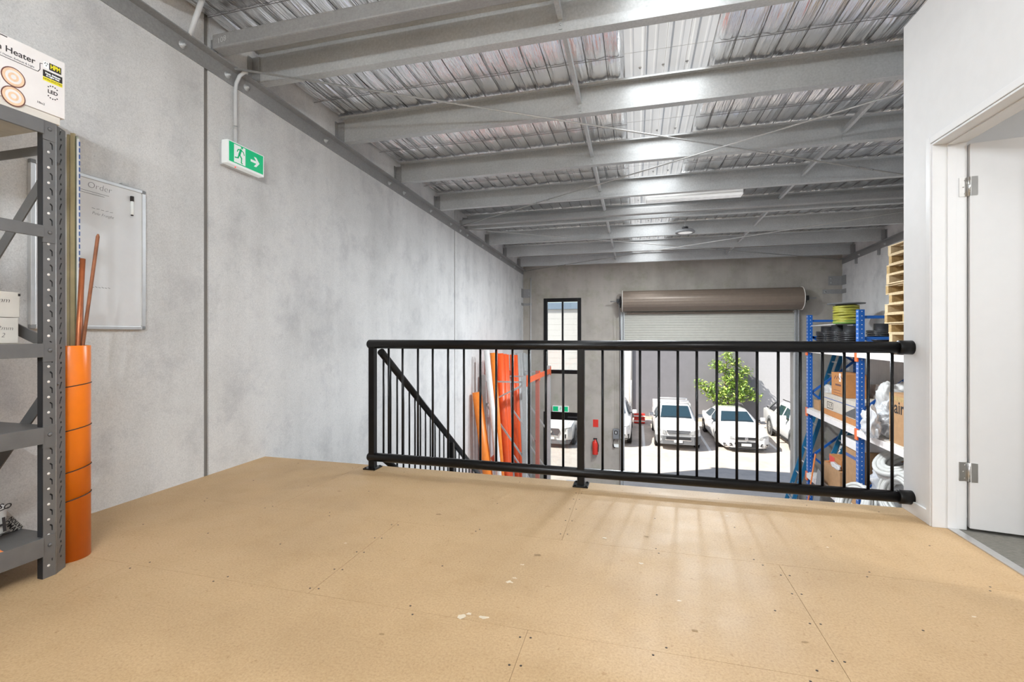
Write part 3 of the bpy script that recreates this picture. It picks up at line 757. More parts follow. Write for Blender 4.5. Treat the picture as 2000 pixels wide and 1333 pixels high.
# lower shelf: white bag and grey pouch
def blob(x0, x1, y0, y1, z0, z1, seed, e=.55, wob=.05, nu=56, nv=36, crumple=.0):
    rs = random.Random(seed); ph = [rs.uniform(0, 6.28) for _ in range(8)]
    cx, cy, cz = (x0 + x1) / 2, (y0 + y1) / 2, (z0 + z1) / 2
    m = MB(); sg = lambda v: math.copysign(abs(v) ** e, v)
    def fn(u, v):
        th = 2 * math.pi * u; la = math.pi * (v - .5)
        k = 1 + wob * (math.sin(3 * th + ph[0] + 2 * la) + .7 * math.sin(5 * th + ph[1] - 3 * la) + .5 * math.sin(9 * th + ph[2] + 5 * la)) * math.cos(la)
        x = sg(math.cos(th)) * sg(math.cos(la)) * k; y = sg(math.sin(th)) * sg(math.cos(la)) * k
        z = sg(math.sin(la)) * (1 + wob * math.sin(4 * th + ph[3]) * math.cos(la))
        p = Vector((cx + x * (x1 - x0) / 2, cy + y * (y1 - y0) / 2, cz + z * (z1 - z0) / 2))
        if crumple:
            q = p * 4.5 + Vector((seed, 0, 0)); f = (.35 - abs(mnoise.noise(q)) - .45 * abs(mnoise.noise(q * 2.1 + Vector((3, 1, 2)))) - .18 * abs(mnoise.noise(q * 4.3))) * crumple
            dirn = (p - Vector((cx, cy, cz))).normalized(); p = p + dirn * f
        p.z = max(z0, p.z); return p
    return m.grid(fn, nu, nv)
bg = thing('printed_bag', 'white bag with bold black lettering on the lowest rack shelf', 'bag', (-2.62, 1.2, .18))
blob(-2.78, -2.545, 1.0, 1.382, .179, .335, 3, .45, .025).build('bag_body', 'bag', bg)
text('print', 'TH', .085, '+X', (-2.5435, 1.353, .245), 'ink', bg, 4, align='RIGHT', off=.001)
m = MB(); flat(m, '+X', (-2.5435, 0, 0), [stroke((1.22, .285), (1.36, .315), .004), stroke((1.26, .205), (1.36, .212), .003)], .0006); m.build('print_rule', 'ink', bg)
text('print', 'so', .05, '+X', (-2.549, 1.345, .325), 'ink', bg, -14, .3)
pc = thing('grey_pouch', 'grey printed bag slumped behind the white lettered bag', 'bag', (-2.72, 1.41, .18))
m = MB()
m.grid(lambda u, v: (-2.80 + .17 * v, 1.375 + .078 * u ** .8, .18 + .125 * math.cos(u * 1.5) * math.sin(math.pi * (.12 + .76 * v)) ** .5), 14, 10)
m.grid(lambda u, v: (-2.80 + .17 * v, 1.375 + .078 * u ** .8, .1795), 14, 2)
m.grid(lambda u, v: (-2.63, 1.375 + .078 * u ** .8, .18 + v * .125 * math.cos(u * 1.5) * math.sin(math.pi * .88) ** .5), 14, 4); m.build('pouch_body', 'pouch', pc)
text('print', 'ROMAN', .026, '+X', (-2.6292, 1.408, .205), 'ink', pc, -56, off=.0006)
text('print', 'VATION', .02, '+X', (-2.6292, 1.428, .212), 'ink', pc, 124, off=.0004)
fl = MB().grid(lambda u, v: (-2.43 + .012 + .01 * math.sin(6 * u), 1.22 + .06 * u - .05 * v * u, .19 - .10 * v + .02 * math.sin(4 * u)), 10, 6).build('orange_ribbon', 'orange2')
fl2 = fl.modifiers.new('s', 'SOLIDIFY'); fl2.thickness = .002
tag(fl, 'torn orange ribbon hanging over the lowest rack shelf edge', 'ribbon')

# ------------------------------------------------------------------ orange tube with offcuts
TX, TY, TR = -2.553, 1.582, .074
t = thing('storage_tube', 'tall bright orange plastic tube strapped behind the rack post', 'tube', (TX, TY, 0))
m = MB(); m.lathe([(TR - .004, .004), (TR, 0), (TR, .985), (TR - .001, .987), (TR - .004, .987), (TR - .004, .02), (0, .02)], (TX, TY, 0), 40); m.build('tube_wall', 'orange_tube', t)
for z, tl in ((.80, .012), (.60, .015), (.41, .018), (.28, .016)):
    MB().tube([(TX + (TR + .001) * math.cos(a), TY + (TR + .001) * math.sin(a), z + tl * math.sin(a + .6)) for a in [k * math.pi / 16 for k in range(32)]], .0022, 6, True).build('strap', 'ink', t)
def stick(name, lab, cat, xy, top, w, th, mat, rz=0., lean=(0, 0)):
    m = MB(); b = Vector((TX + xy[0], TY + xy[1], .022)); e = Vector((TX + xy[0] + lean[0], TY + xy[1] + lean[1], top))
    m.bar(b, e, w, th, (math.sin(R(rz)), -math.cos(R(rz)), 0), .001)
    return tag(m.build(name, mat), lab, cat, 'offcuts standing in the orange tube')
stick('timber_trim', 'pale white trim strip standing in the tube closest to the rack', 'strip', (-.050, .016), 1.97, .008, .005, 'pvc', 20)
stick('timber_trim', 'tan trim strip between the pale white and brown strips', 'strip', (-.038, .018), 1.983, .011, .006, 'tan', 20)
stick('timber_trim', 'narrow brown trim strip in the tube between two tan strips', 'strip', (-.025, .022), 1.978, .009, .006, 'brown', 20)
stick('timber_trim', 'widest tan trim strip in the middle of the tube bundle', 'strip', (-.009, .018), 1.985, .018, .008, 'tan', 20)
stick('timber_trim', 'dark olive trim strip right of the widest tan strip', 'strip', (.007, .024), 1.972, .010, .006, 'olive', 20)
stick('timber_trim', 'thin pale green trim strip next to the olive one', 'strip', (.017, .020), 1.968, .007, .005, 'palegreen', 20)
w = stick('timber_trim', 'white trim strip with dashed blue edge in the orange tube', 'strip', (.028, .016), 1.955, .010, .004, 'pvc', 20)
m = MB(); k = 1.0
while k < 1.94:
    m.obox((TX + .0345, TY + .0172, k), (.0022, .0055, .02), Matrix.Rotation(R(20), 4, 'Z')); k += .03
m.build('blue_dash', 'tape_b', w)
o = MB().tube([(TX + .02, TY - .03, .022), (TX + .043, TY + .005, .97), (TX + .057, TY + .016, 1.392)], .0105, 12).build('copper_pipe', 'copper'); tag(o, 'thick copper pipe standing in the orange tube', 'pipe')
o = MB().tube([(TX + .0, TY + .03, .022), (TX + .024, TY + .028, .97), (TX + .044, TY + .022, 1.395)], .0085, 12).build('copper_pipe', 'rust'); tag(o, 'thinner brown pipe right behind the thick copper pipe', 'pipe')
o = MB().tube([(TX - .03, TY + .05, .03), (TX + .054, TY + .018, .985), (TX + .152, TY + .016, 1.49), (TX + .154, TY + .016, 1.502)], [.007, .007, .007, .003], 10).build('brown_rod', 'rust'); tag(o, 'thin brown rod leaning out of the orange tube over the whiteboard', 'rod')

# ------------------------------------------------------------------ mezzanine railing
YR = 3.232
t = thing('mezzanine_railing', 'black steel balustrade along the open edge of the board floor', 'railing', (-.2, YR, 0))
XA = -1.975
def pipe_rail(z, r, name):
    m = MB(); m.tube([(XA - .045, YR, z), (XA - .04, YR, z), (XA - .03, YR, z), (XO - .075, YR, z)], [.012, r * .75, r, r], 24)
    o = m.build(name, 'black', t)
    MB().lathe([(0, 0), (r + .005, 0), (r + .007, .003), (r + .007, .07), (0, .07)], n=24, mtx=Matrix.Translation((XO - .0705, YR, z)) @ Matrix.Rotation(R(90), 4, 'Y')).build('wall_socket', 'black', o)
    return o
pipe_rail(.962, .034, 'top_rail'); br = pipe_rail(.088, .033, 'bottom_rail')
for xq in (XA, -.367):
    m = MB(); m.box(xq - .024, xq + .024, YR - .024, YR + .024, .008, .955, .004)
    p = m.build('post', 'black', t)
    b = MB(); b.box(xq - .052, xq + .052, YR - .055, YR + .055, 0, .01, .002)
    for a in (-.038, .038):
        for c in (-.042, .042): b.cyl((xq + a, YR + c, .01), .007, .006, n=6)
    b.build('base_plate', 'black', p)
bx = [-1.837, -1.72, -1.592, -1.471, -1.348, -1.223, -1.096, -.976, -.854, -.734, -.613, -.491, -.222, -.093, .023, .143, .261, .377, .497, .614, .731, .850, .971, 1.091, 1.206, 1.330, 1.451]
for xq in bx: MB().tube([(xq, YR, .10), (xq, YR, .945)], .0085, 10).build('baluster', 'black', t)
for k, xq in enumerate(bx[:11]): MB().box(xq - .012, xq + .012, YR - .010, YR + .010, .119, .122).build('rail_ferrule', 'cargrey', br)

# stair along the left wall with its own balustrade
ts = thing('stair', 'open steel stair dropping beside the left wall beyond the railing', 'stair', (-2.5, 5.6, G))
NS = 18; rise = -G / (NS + 1); going = .245
def nz(y): return -(y - YE) * rise / going
for xq in (-2.06, -3.0): MB().bar((xq, YE + .03, -.16), (xq, YE + NS * going + .1, nz(YE + NS * going + .1) - .13), .04, .22).build('stringer', 'galv_dark', ts)
for k in range(1, NS + 1): MB().box(-2.98, -2.08, YE + (k - 1) * going, YE + k * going + .02, -k * rise - .03, -k * rise, .003).build('tread', 'galv_dark', ts)
t = thing('stair_railing', 'black sloping stair balustrade seen through the mezzanine railing', 'railing', (-1.98, 5.0, -1.2))
XS = -1.985
ye = YE + NS * going
def rail_line(h, r, name): MB().tube([(XS, YE + .06, nz(YE + .06) + h), (XS, ye, nz(ye) + h)], r, 16).build(name, 'black', t)
rail_line(.94, .030, 'top_rail'); rail_line(.10, .026, 'bottom_rail')
y = YE + .10
k = 0
while y < ye - .05:
    if k % 16 == 13: MB().box(XS - .024, XS + .024, y - .024, y + .024, nz(y) - .10, nz(y) + .93).build('post', 'black', t)
    else: MB().tube([(XS, y, nz(y) + .10), (XS, y, nz(y) + .93)], .0085, 8).build('baluster', 'black', t)
    y += .112; k += 1

# ------------------------------------------------------------------ front wall: window, glass door, roller door
def framed(name, x0, x1, z0, z1, mull, w, lab, head=0.):
    t = thing(name, lab, 'window' if 'window' in name else 'door', ((x0 + x1) / 2, YF + .06, z0)); t['kind'] = 'structure'
    m = MB(); ya, yb = YF - .01, YF + .10
    m.box(x0, x0 + w, ya, yb, z0, z1, .004); m.box(x1 - w, x1, ya, yb, z0, z1, .004)
    m.box(x0 + w, x1 - w, ya, yb, z1 - w - head, z1, .004); m.box(x0 + w, x1 - w, ya, yb, z0, z0 + w, .004)
    for q in mull: m.box(q - .022, q + .022, ya + .02, yb - .02, z0 + w, z1 - w - head)
    m.build('frame', 'black', t)
    MB().box(x0 + w, x1 - w, YF + .045, YF + .051, z0 + w, z1 - w - head).build('pane', 'glass', t)
    return t
framed('window_1', WX0, WX1, WZ0, WZ1, [-1.95], .10, 'tall black framed window high in the front wall')
framed('door_2', WX0, WX1, G, DZ, [], .11, 'black framed glass entrance door below the window', .10)
cl = MB().box(-1.80, -1.52, YF - .06, YF - .011, DZ - .145, DZ - .10, .006).build('door_closer', 'carblack'); tag(cl, 'small black door closer on the head of the glass door', 'closer')
def exit2():
    t = thing('exit_sign', 'small green exit sign above the glass entrance door', 'sign', (-1.96, YF, -.96))
    x0, x1, z0, z1 = -2.215, -1.775, -1.075, -.915
    MB().box(x0, x1, YF - .07, YF, z0, z1, .004).build('housing', 'exitwhite', t)
    MB().box(x0 + .015, x1 - .015, YF - .0712, YF - .07, z0 + .015, z1 - .012).build('green_face', 'green', t)
    MB().box(-2.055, -1.935, YF - .0722, YF - .0712, z0 + .018, z1 - .016).build('doorway_panel', 'exitwhite', t)
    mb = MB(); man(mb, '-Y', (-1.995, YF - .0722, -.995), .13); mb.build('running_figure', 'green', t)
exit2()
# corner brackets and conduit
def bracket(x0, x1, sx, xw, z0, z1, lab):
    o = MB(); o.box(x0, x1, YF - .012, YF, z0, z1, .002); a, b = sorted((xw, xw + sx * .012)); o.box(a, b, YF - .22, YF, z0, z1, .002)
    o = o.build('corner_bracket', 'galv_dark'); tag(o, lab, 'bracket')
    for z in (z0 + .06, z1 - .06): MB().cyl((x1 - .05 if sx > 0 else x0 + .05, YF - .024, z), .02, .012, 'Y', 8).build('bolt', 'galv', o)
bracket(XL + .001, -2.83, 1, XL, 2.05, 2.29, 'grey steel bracket high in the left far corner, the upper one')
bracket(XL + .001, -2.80, 1, XL, 1.83, 1.90, 'thin grey bracket below the upper one in left far corner')
bracket(4.41, XR - .001, -1, XR, 2.20, 2.42, 'square grey bracket high in the right far corner')
bracket(4.29, XR - .001, -1, XR, 2.00, 2.10, 'thin grey bracket below the square one in right far corner')
o = MB().tube([(-2.83, YF - .018, 2.60), (-2.83, YF - .018, G)], .014, 8).build('wall_conduit', 'lightgrey'); tag(o, 'thin grey conduit running down the front wall left of the window', 'pipe')
# roller door
t = thing('roller_door', 'bronze coiled roller door part raised over the wide opening', 'roller door', (1.7, 12.45, G))
zc, yc, rr = 1.885, 12.40, .262
m = MB(); n = 48
pr = [(rr + (.006 if (k // 3) % 2 else 0)) for k in range(n)]
A = []
for xq in (-.335, 3.745): A.append([m.bm.verts.new((xq, yc + pr[k] * math.cos(2 * math.pi * k / n), zc + pr[k] * math.sin(2 * math.pi * k / n))) for k in range(n)])
for k in range(n): m.bm.faces.new((A[0][k], A[0][(k + 1) % n], A[1][(k + 1) % n], A[1][k]))
m.bm.faces.new(A[0]); m.bm.faces.new(A[1][::-1])
m.build('coil', 'bronze', t, True)
for xq in (-.352, 3.745): MB().lathe([(0, 0), (rr + .016, 0), (rr + .016, .016), (0, .016)], (xq, yc, zc), 40, 'X').build('end_disc', 'card_pale', t)
m = MB(); z = .66; pts = []
while z < 1.70:
    pts += [(12.630, z), (12.630, z + .028), (12.617, z + .036), (12.617, z + .056), (12.630, z + .064)]; z += .064
for (ya, za), (yb, zb) in zip(pts, pts[1:]): m.poly([(-.30, ya, za), (3.66, ya, za), (3.66, yb, zb), (-.30, yb, zb)])
m.box(-.30, 3.66, 12.632, 12.640, .62, 1.95)
m.build('curtain', 'shutter', t)
MB().box(-.30, 3.66, 12.60, 12.65, .60, .67, .006).build('bottom_rail', 'galv_dark', t)
MB().box(-.25, 3.62, 12.56, 12.60, 1.555, 1.60, .004).build('guide_roller_bar', 'bronze', t)
for xa, xb in ((-.40, -.302), (3.662, 3.76)):
    m = MB(); m.box(xa, xb, 12.66, YF - .001, G, 1.62); m.box(xa, xa + .02, 12.58, 12.66, G, 1.62); m.box(xb - .02, xb, 12.58, 12.66, G, 1.62); m.build('guide_track', 'galv', t)
for xq, s in ((-.352, -1), (3.761, 1)):
    m = MB(); m.tube([(xq, yc, zc), (xq + s * .30, yc, zc)], .016, 10); m.build('axle', 'galv_dark', t)
    m = MB(); a, b = sorted((xq + s * .06, xq + s * .085)); m.box(a, b, yc - .04, YF, zc - .10, zc + .05); a, b = sorted((xq + s * .03, xq + s * .14)); m.box(a, b, yc - .05, yc + .05, zc - .05, zc + .06, .01); m.build('axle_bracket', 'carblack', t)
MB().lathe([(0, 0), (.15, 0), (.15, .03), (0, .03)], (-.415, yc, zc - .02), 24, 'X').build('chain_wheel', 'carblack', t)
MB().tube([(-.43, yc - .13, zc - .03), (-.40, yc - .10, .2), (-.40, yc - .10, -1.6), (-.38, yc - .06, -1.7), (-.37, yc - .04, -1.6), (-.37, yc - .04, .2), (-.415, yc + .05, zc - .1)], .006, 6).build('hand_chain', 'inkgrey', t)
# opener box, socket, alarm and extinguisher on the front wall
o = thing('control_box', 'dark grey control box on the wall beside the roller door', 'box', (-.5, YF, -1.6))
MB().box(-.60, -.44, YF - .10, YF, -1.72, -1.46, .01).build('box_body', 'grey_mid', o)
MB().box(-.56, -.48, YF - .102, YF - .10, -1.60, -1.50).build('display', 'ink', o)
MB().box(-.53, -.51, YF - .104, YF - .102, -1.58, -1.52).build('button', 'exitwhite', o)
o = thing('power_socket', 'white power socket with a black plug under the control box', 'socket', (-.5, YF, -1.9))
MB().box(-.575, -.455, YF - .03, YF, -1.955, -1.875, .006).build('face_plate', 'exitwhite', o)
MB().tube([(-.60, YF - .05, -1.88), (-.58, YF - .05, -1.95), (-.55, YF - .035, -1.96)], .016, 8).build('plug', 'ink', o)
MB().tube([(-.60, YF - .05, -1.88), (-.58, YF - .03, -1.78), (-.56, YF - .03, -1.73)], .006, 6).build('cord', 'ink', o)
o = thing('fire_extinguisher', 'red fire extinguisher hung between the glass door and roller door', 'fire extinguisher', (-1.06, YF - .09, -2.1))
MB().lathe([(0, 0), (.07, 0), (.075, .01), (.075, .30), (.06, .35), (.025, .37), (.025, .40), (0, .40)], (-1.06, YF - .09, -2.16), 20).build('cylinder', 'red', o)
MB().box(-1.11, -1.01, YF - .11, YF - .07, -1.77, -1.73, .005).build('valve_handle', 'ink', o)
MB().tube([(-1.02, YF - .12, -1.77), (-.97, YF - .13, -1.9), (-.98, YF - .13, -2.08)], .01, 8).build('hose', 'ink', o)
o = MB().box(-1.125, -.985, YF - .006, YF, -1.45, -1.25).build('extinguisher_sign', 'red'); tag(o, 'red location sign above the fire extinguisher', 'sign')

# ------------------------------------------------------------------ lights hung from the roof
t = thing('linear_light', 'long white linear light fitting across the roof by the skylight', 'lamp', (.78, 7.15, 3.0))
m = MB(); zb = 2.985
pr = [(7.08, zb + .02), (7.085, zb + .005), (7.10, zb), (7.26, zb), (7.275, zb + .005), (7.28, zb + .02), (7.28, zb + .115), (7.08, zb + .115)]
m.prism(pr, 'X', .14, 1.43); m.build('housing', 'lens', t)
m = MB()
for y in (7.13, 7.18, 7.23): m.box(.15, 1.42, y - .003, y + .003, zb - .003, zb + .001)
for q in (.03, .065): m.box(.15, 1.42, 7.078, 7.081, zb + q, zb + q + .006)
m.build('groove', 'lightgrey', t)
for xq in (.138, 1.425): MB().box(xq, xq + .008, 7.078, 7.282, zb - .001, zb + .117, .003).build('end_cap', 'lightgrey', t)
MB().box(.36, .39, 7.17, 7.19, zb + .115, zroof(7.18)).build('hanger', 'galv', t); MB().box(1.19, 1.22, 7.17, 7.19, zb + .115, zroof(7.18)).build('hanger', 'galv', t)
def highbay(x, y, zc_, lab):
    t = thing('high_bay_light', lab, 'lamp', (x, y, zc_), 'high bay lights')
    MB().lathe([(0, .045), (.10, .045), (.15, .03), (.172, .005), (.172, -.012), (.163, -.02), (.135, -.02), (.13, -.012), (.0, -.012)], (x, y, zc_), 40).build('housing', 'grey_mid', t)
    MB().lathe([(0, -.0125), (.128, -.0125), (.12, -.017), (0, -.019)], (x, y, zc_), 40).build('lens', 'lens', t)
    m = MB(); m.cyl((x, y, zc_ + .045), .055, .05, n=20, bev=.006); m.build('driver', 'carblack', t)
    m = MB(); m.tube([(x, y, zc_ + .09), (x, y, zc_ + .12)], .012, 8); m.tube([(x, y + .0, zc_ + .135 - .018), (x + .016, y, zc_ + .135), (x, y, zc_ + .153), (x - .016, y, zc_ + .135)], .004, 6, True); m.tube([(x, y, zc_ + .15), (x, y, zroof(y) - .035)], .006, 8); m.build('hook', 'galv', t)
highbay(.86, 9.08, 2.905, 'round grey high bay light hanging from the roof beyond the strut')

# ------------------------------------------------------------------ orange rack, pipes at the left wall
t = thing('pallet_rack', 'grey and orange pallet rack against the left wall by the glass door', 'rack', (-2.5, 10.2, G))
XF_ = -2.1
for y, mt in ((8.878, 'galv'), (10.1, 'red_oxide'), (11.47, 'galv')):
    for xq in (XF_, -2.93):
        m = MB(); top = .235 if y < 11 else .26; s = 1 if xq == XF_ else -1
        m.box(xq - .04, xq + .04, y - .045, y - .035, G, top); m.box(xq - .04, xq - .03, y - .035, y + .045, G, top); m.box(xq + .03, xq + .04, y - .035, y + .045, G, top)
        u = m.build('upright', mt if xq == XF_ else 'galv', t)
    for za, zb in ((.10, .10), (-.35, -1.35), (-1.35, -2.35), (-2.35, -3.15), (.05, -.35)):
        z1_, z2_ = (za, zb)
        k = int(abs(za * 10)) % 2
        MB().bar((XF_ - .04, y, z1_ if k == 0 else z2_), (-2.89, y, z2_ if k == 0 else z1_), .03, .03).build('brace', 'galv', t)
for xq in (XF_ + .045, -2.88):
    for z in (.13,) if xq > -2.5 else (.13, -1.55):
        MB().box(xq - .02, xq + .02, 8.93, 11.42, z - .055, z + .055, .004).build('beam', 'beam_or', t)
for y in (8.878, 10.1, 11.47): MB().box(XF_ + .041, XF_ + .05, y - .045, y + .045, .02, .24).build('beam_connector', 'beam_or', t)
def lean(lab, a, b, r, mat, n=14, square=False):
    if square:
        m = MB().bar(b, a, r[0], r[1], (1, 0, 0), .003); o = m.build('plank', mat); tag(o, lab, 'plank', 'boards leaning on the left wall')
    else:
        o = MB().tube([b, a], r, n).build('conduit_pipe', mat); tag(o, lab, 'pipe', 'pipes leaning on the left wall')
LP = [('short amber orange pipe at the left end of the leaning pipes', (-2.93, 8.40, -.065), (-2.491, 8.40, G + .01), .08, 'orange2'),
      ('short orange pipe just right of the short amber one', (-2.94, 8.60, -.134), (-2.479, 8.56, G + .01), .05, 'orange2'),
      ('pale white pipe leaning left of the tall orange pipes', (-2.78, 8.556, .736), (-2.36, 8.53, G + .01), .055, 'pvc'),
      ('tall amber pipe right of the pale white pipe', (-2.70, 8.70, .675), (-2.40, 8.70, G + .01), .055, 'orange2'),
      ('tall amber pipe half hidden behind the widest red-orange pipe', (-2.80, 9.10, .632), (-2.62, 9.08, G + .01), .05, 'orange2'),
      ('widest red-orange pipe in the middle of the leaning pipes', (-2.74, 9.30, .641), (-2.50, 9.24, G + .01), .085, 'orange'),
      ('red-orange pipe directly right of the widest one', (-2.72, 9.60, .616), (-2.535, 9.574, G + .01), .055, 'orange'),
      ('second red-orange pipe right of the widest one', (-2.76, 9.93, .591), (-2.60, 9.85, G + .01), .05, 'orange'),
      ('third red-orange pipe right of the widest one', (-2.74, 10.317, .573), (-2.577, 10.317, G + .01), .055, 'orange'),
      ('last red-orange pipe, next to the grey conduits', (-2.74, 10.597, .55), (-2.578, 10.597, G + .01), .06, 'orange'),
      ('grey conduit nearest to the orange pipes', (-2.78, 11.0, .579), (-2.571, 11.0, G + .01), .05, 'greypipe'),
      ('second grey conduit from the orange pipes', (-2.78, 11.28, .569), (-2.571, 11.25, G + .01), .05, 'greypipe'),
      ('third grey conduit from the orange pipes', (-2.78, 11.63, .558), (-2.573, 11.62, G + .01), .05, 'greypipe'),
      ('grey conduit farthest from the orange pipes', (-2.78, 11.869, .521), (-2.59, 11.86, G + .01), .048, 'greypipe')]
for lab, a, b, r, mt in LP:
    o = MB().tube([b, a], r, 14).build('conduit_pipe', mt); tag(o, lab, 'pipe', 'pipes leaning on the left wall')
tag(MB().bar((-2.66, 9.42, G), (-2.84, 9.44, .83), .05, .02, (1, 0, 0)).build('orange_strip', 'orange'), 'thin orange strip poking above the widest red-orange pipe', 'strip')
tag(MB().box(XL, XL + .05, 9.10, 9.14, .72, .82, .004).build('wall_clip', 'galv'), 'small steel clip on left wall above the pale pipe', 'clip')
bk = carton('carton', 'long brown carton on the floor at the glass door', -2.45, -1.86, 12.05, 12.45, G, G + .38, 'card')
wp = carton('carton', 'white carton standing on the floor at the glass door', -1.80, -1.50, 12.1, 12.4, G, G + .42, 'box_white')
MB().box(-2.40, -2.28, 12.045, 12.0495, G + .15, G + .36).build('red_label', 'red', bk)
# ------------------------------------------------------------------ blue pallet rack along the right wall
t = thing('pallet_rack', 'blue and white pallet rack loaded with stock along the right wall', 'rack', (4.2, 9.3, G))
YU = [6.83, 9.27, 11.705]; XU, XB = 3.70, 4.60
for y in YU:
    for xq in (XU, XB):
        tp = 1.46
        m = MB(); m.box(xq - .045, xq - .037, y - .05, y + .05, G, tp); m.box(xq - .037, xq + .045, y - .05, y - .042, G, tp); m.box(xq - .037, xq + .045, y + .042, y + .05, G, tp)
        u = m.build('upright', 'blue', t)
        m = MB(); z = G + .1
        while z < tp - .03:
            m.cyl((xq + .004, y - .0515, z), .0075, .0015, 'Y', 8)
            for q in (-.022, .022): m.box(xq - .0462, xq - .045, y + q - .006, y + q + .006, z - .012, z + .012)
            z += .075
        m.build('slot_pattern', 'box_white' if xq == XU else 'hole', u)
    zz = [1.35, .98, .45, -.25, -.95, -1.65, -2.35, -3.0]
    for k, (za, zb) in enumerate(zip(zz[1:], zz[2:])):
        a, b = (XU + .045, XB - .045) if k % 2 == 0 else (XB - .045, XU + .045)
        MB().bar((a, y, za), (b, y, zb), .028, .045).build('brace', 'blue', t)
    for z in (1.33, .97): MB().box(XU + .045, XB - .045, y - .014, y + .014, z - .025, z + .025).build('brace', 'blue', t)
LV = [.70, -.64, -2.06]
for z in LV:
    for y0, y1 in zip(YU, YU[1:]):
        for xq, s in ((XU - .055, 1), (XB + .0, -1)):
            MB().box(xq - .02, xq + .025, y0 + .055, y1 - .055, z - .06, z + .045, .004).build('beam', 'beam', t)
            if s > 0:
                for yy in ((y0, y1) if y0 == YU[0] else (y1,)):
                    MB().box(xq - .012, xq + .008, yy - .052, yy + .052, z - .13, z + .06).build('beam_connector', 'conn', t)
        MB().box(XU - .03, XB + .02, y0 + .055, y1 - .055, z + .046, z + .062).build('deck', 'card_pale', t)
DK = [z + .063 for z in LV]
# pallets
pt = thing('pallet', 'x', 'pallet', (0, 0, 0), 'stacked timber pallets on the rack top')
PW = 1.08
for k in range(7): MB().box(-PW / 2, PW / 2, -.54 + k * .161, -.54 + k * .161 + .114, .125, .143, .002).build('deck_board', 'pine', pt)
for k in range(3): MB().box(-.04 + (k - 1) * .495, .04 + (k - 1) * .495, -.54, .54, .02, .124, .002).build('bearer', 'pine_dk' if k != 0 else 'pine', pt)
for k in range(3): MB().box(-PW / 2, PW / 2, -.54 + k * .49, -.44 + k * .49, .001, .019, .002).build('base_board', 'pine', pt)
zp = DK[0]; shifts = [.02, -.05, -.03, .03, .04, -.04, .06, -.02, .02, -.03]
for k in range(11):
    loc = (4.145 + rnd.uniform(-.008, .008) - (.02 if k in (3, 4, 7) else 0), 7.62 + (shifts[k] if k < 10 else 0), zp + k * .144)
    lab = f'timber pallet on the rack top, {ORD[k]} up from the bottom of the stack' if k < 10 else 'timber pallet at the very top of the stack'
    if k == 0: pt.location = loc; pt['label'] = lab; src = pt; pt.rotation_euler.z = R(90)
    else: c = dup(src, loc, lab); c.rotation_euler.z = (R(-90) if k % 3 == 1 else R(90)) + R(rnd.uniform(-1.5, 1.5))
# cable reels
def coil_reel(x, y, z, r, h, lab, mat='cable_bk', hub=True, hubm='carblack', rings=9):
    t = thing('cable_reel', lab, 'cable reel', (x, y, z), 'cable coils on the rack top')
    m = MB()
    for k in range(rings): m.tube([(x + (r - .012 * ((k * 7) % 3 == 0)) * math.cos(a), y + (r - .012 * ((k * 7) % 3 == 0)) * math.sin(a), z + h * .04 + h * .70 * (k + .5) / rings + .006 * math.sin(a * 2 + k)) for a in [q * 2 * math.pi / 28 for q in range(28)]], h * .72 / rings / 2, 8, True)
    m.build('cable', mat, t)
    m = MB(); m.lathe([(0, .0), (r * .62, 0), (r * .62, h), (0, h)], (x, y, z + .001), 24); m.build('drum', hubm, t)
    m = MB(); m.lathe([(r * .62, .0), (r * 1.02, 0), (r * 1.02, .015), (r * .62, .015)], (x, y, z + .0), 28); m.build('flange', hubm, t)
    return t
zd = DK[0]
coil_reel(3.95, 11.40, zd, .20, .44, 'black cable coil on the rack top, closest to the roller door')
coil_reel(3.97, 10.87, zd, .215, .46, 'black cable coil under the left edge of the green reel')
r3 = coil_reel(3.98, 10.37, zd, .20, .44, 'black cable coil beneath the yellow and green cable reel')
coil_reel(4.20, 9.62, zd, .24, .46, 'black cable coil behind the near blue upright')
t = thing('cable_drum', 'yellow and green cable drum with black flange atop the coils', 'cable reel', (4.0, 10.55, zd + .465))
cx, cy, cz = 3.98, 10.58, zd + .465
m = MB()
for k in range(7): m.tube([(cx + .195 * math.cos(a), cy + .195 * math.sin(a), cz + .05 + k * .05 + .008 * math.sin(a * 2 + k * 1.7)) for a in [q * 2 * math.pi / 28 for q in range(28)]], .0265, 8, True)
m.build('cable', 'cable_yg', t)
m = MB()
for k in range(2): m.tube([(cx + .20 * math.cos(a), cy + .20 * math.sin(a), cz + .03 + k * .03) for a in [q * 2 * math.pi / 28 for q in range(28)]], .02, 8, True)
m.build('green_cable', 'cable_gn', t)
MB().lathe([(0, .0), (.17, 0), (.17, .40), (.31, .40), (.315, .41), (.315, .42), (.05, .43), (0, .43)], (cx, cy, cz), 36).build('flange', 'cargrey', t)
tag(MB().tube([(3.72, 11.66, zd + .455), (3.9, 11.3, zd + .472), (3.99, 11.0, zd + .482), (4.0, 10.80, zd + .486)], .014, 8).build('white_tube', 'pvc'), 'thin white tube lying over the black coils', 'tube')
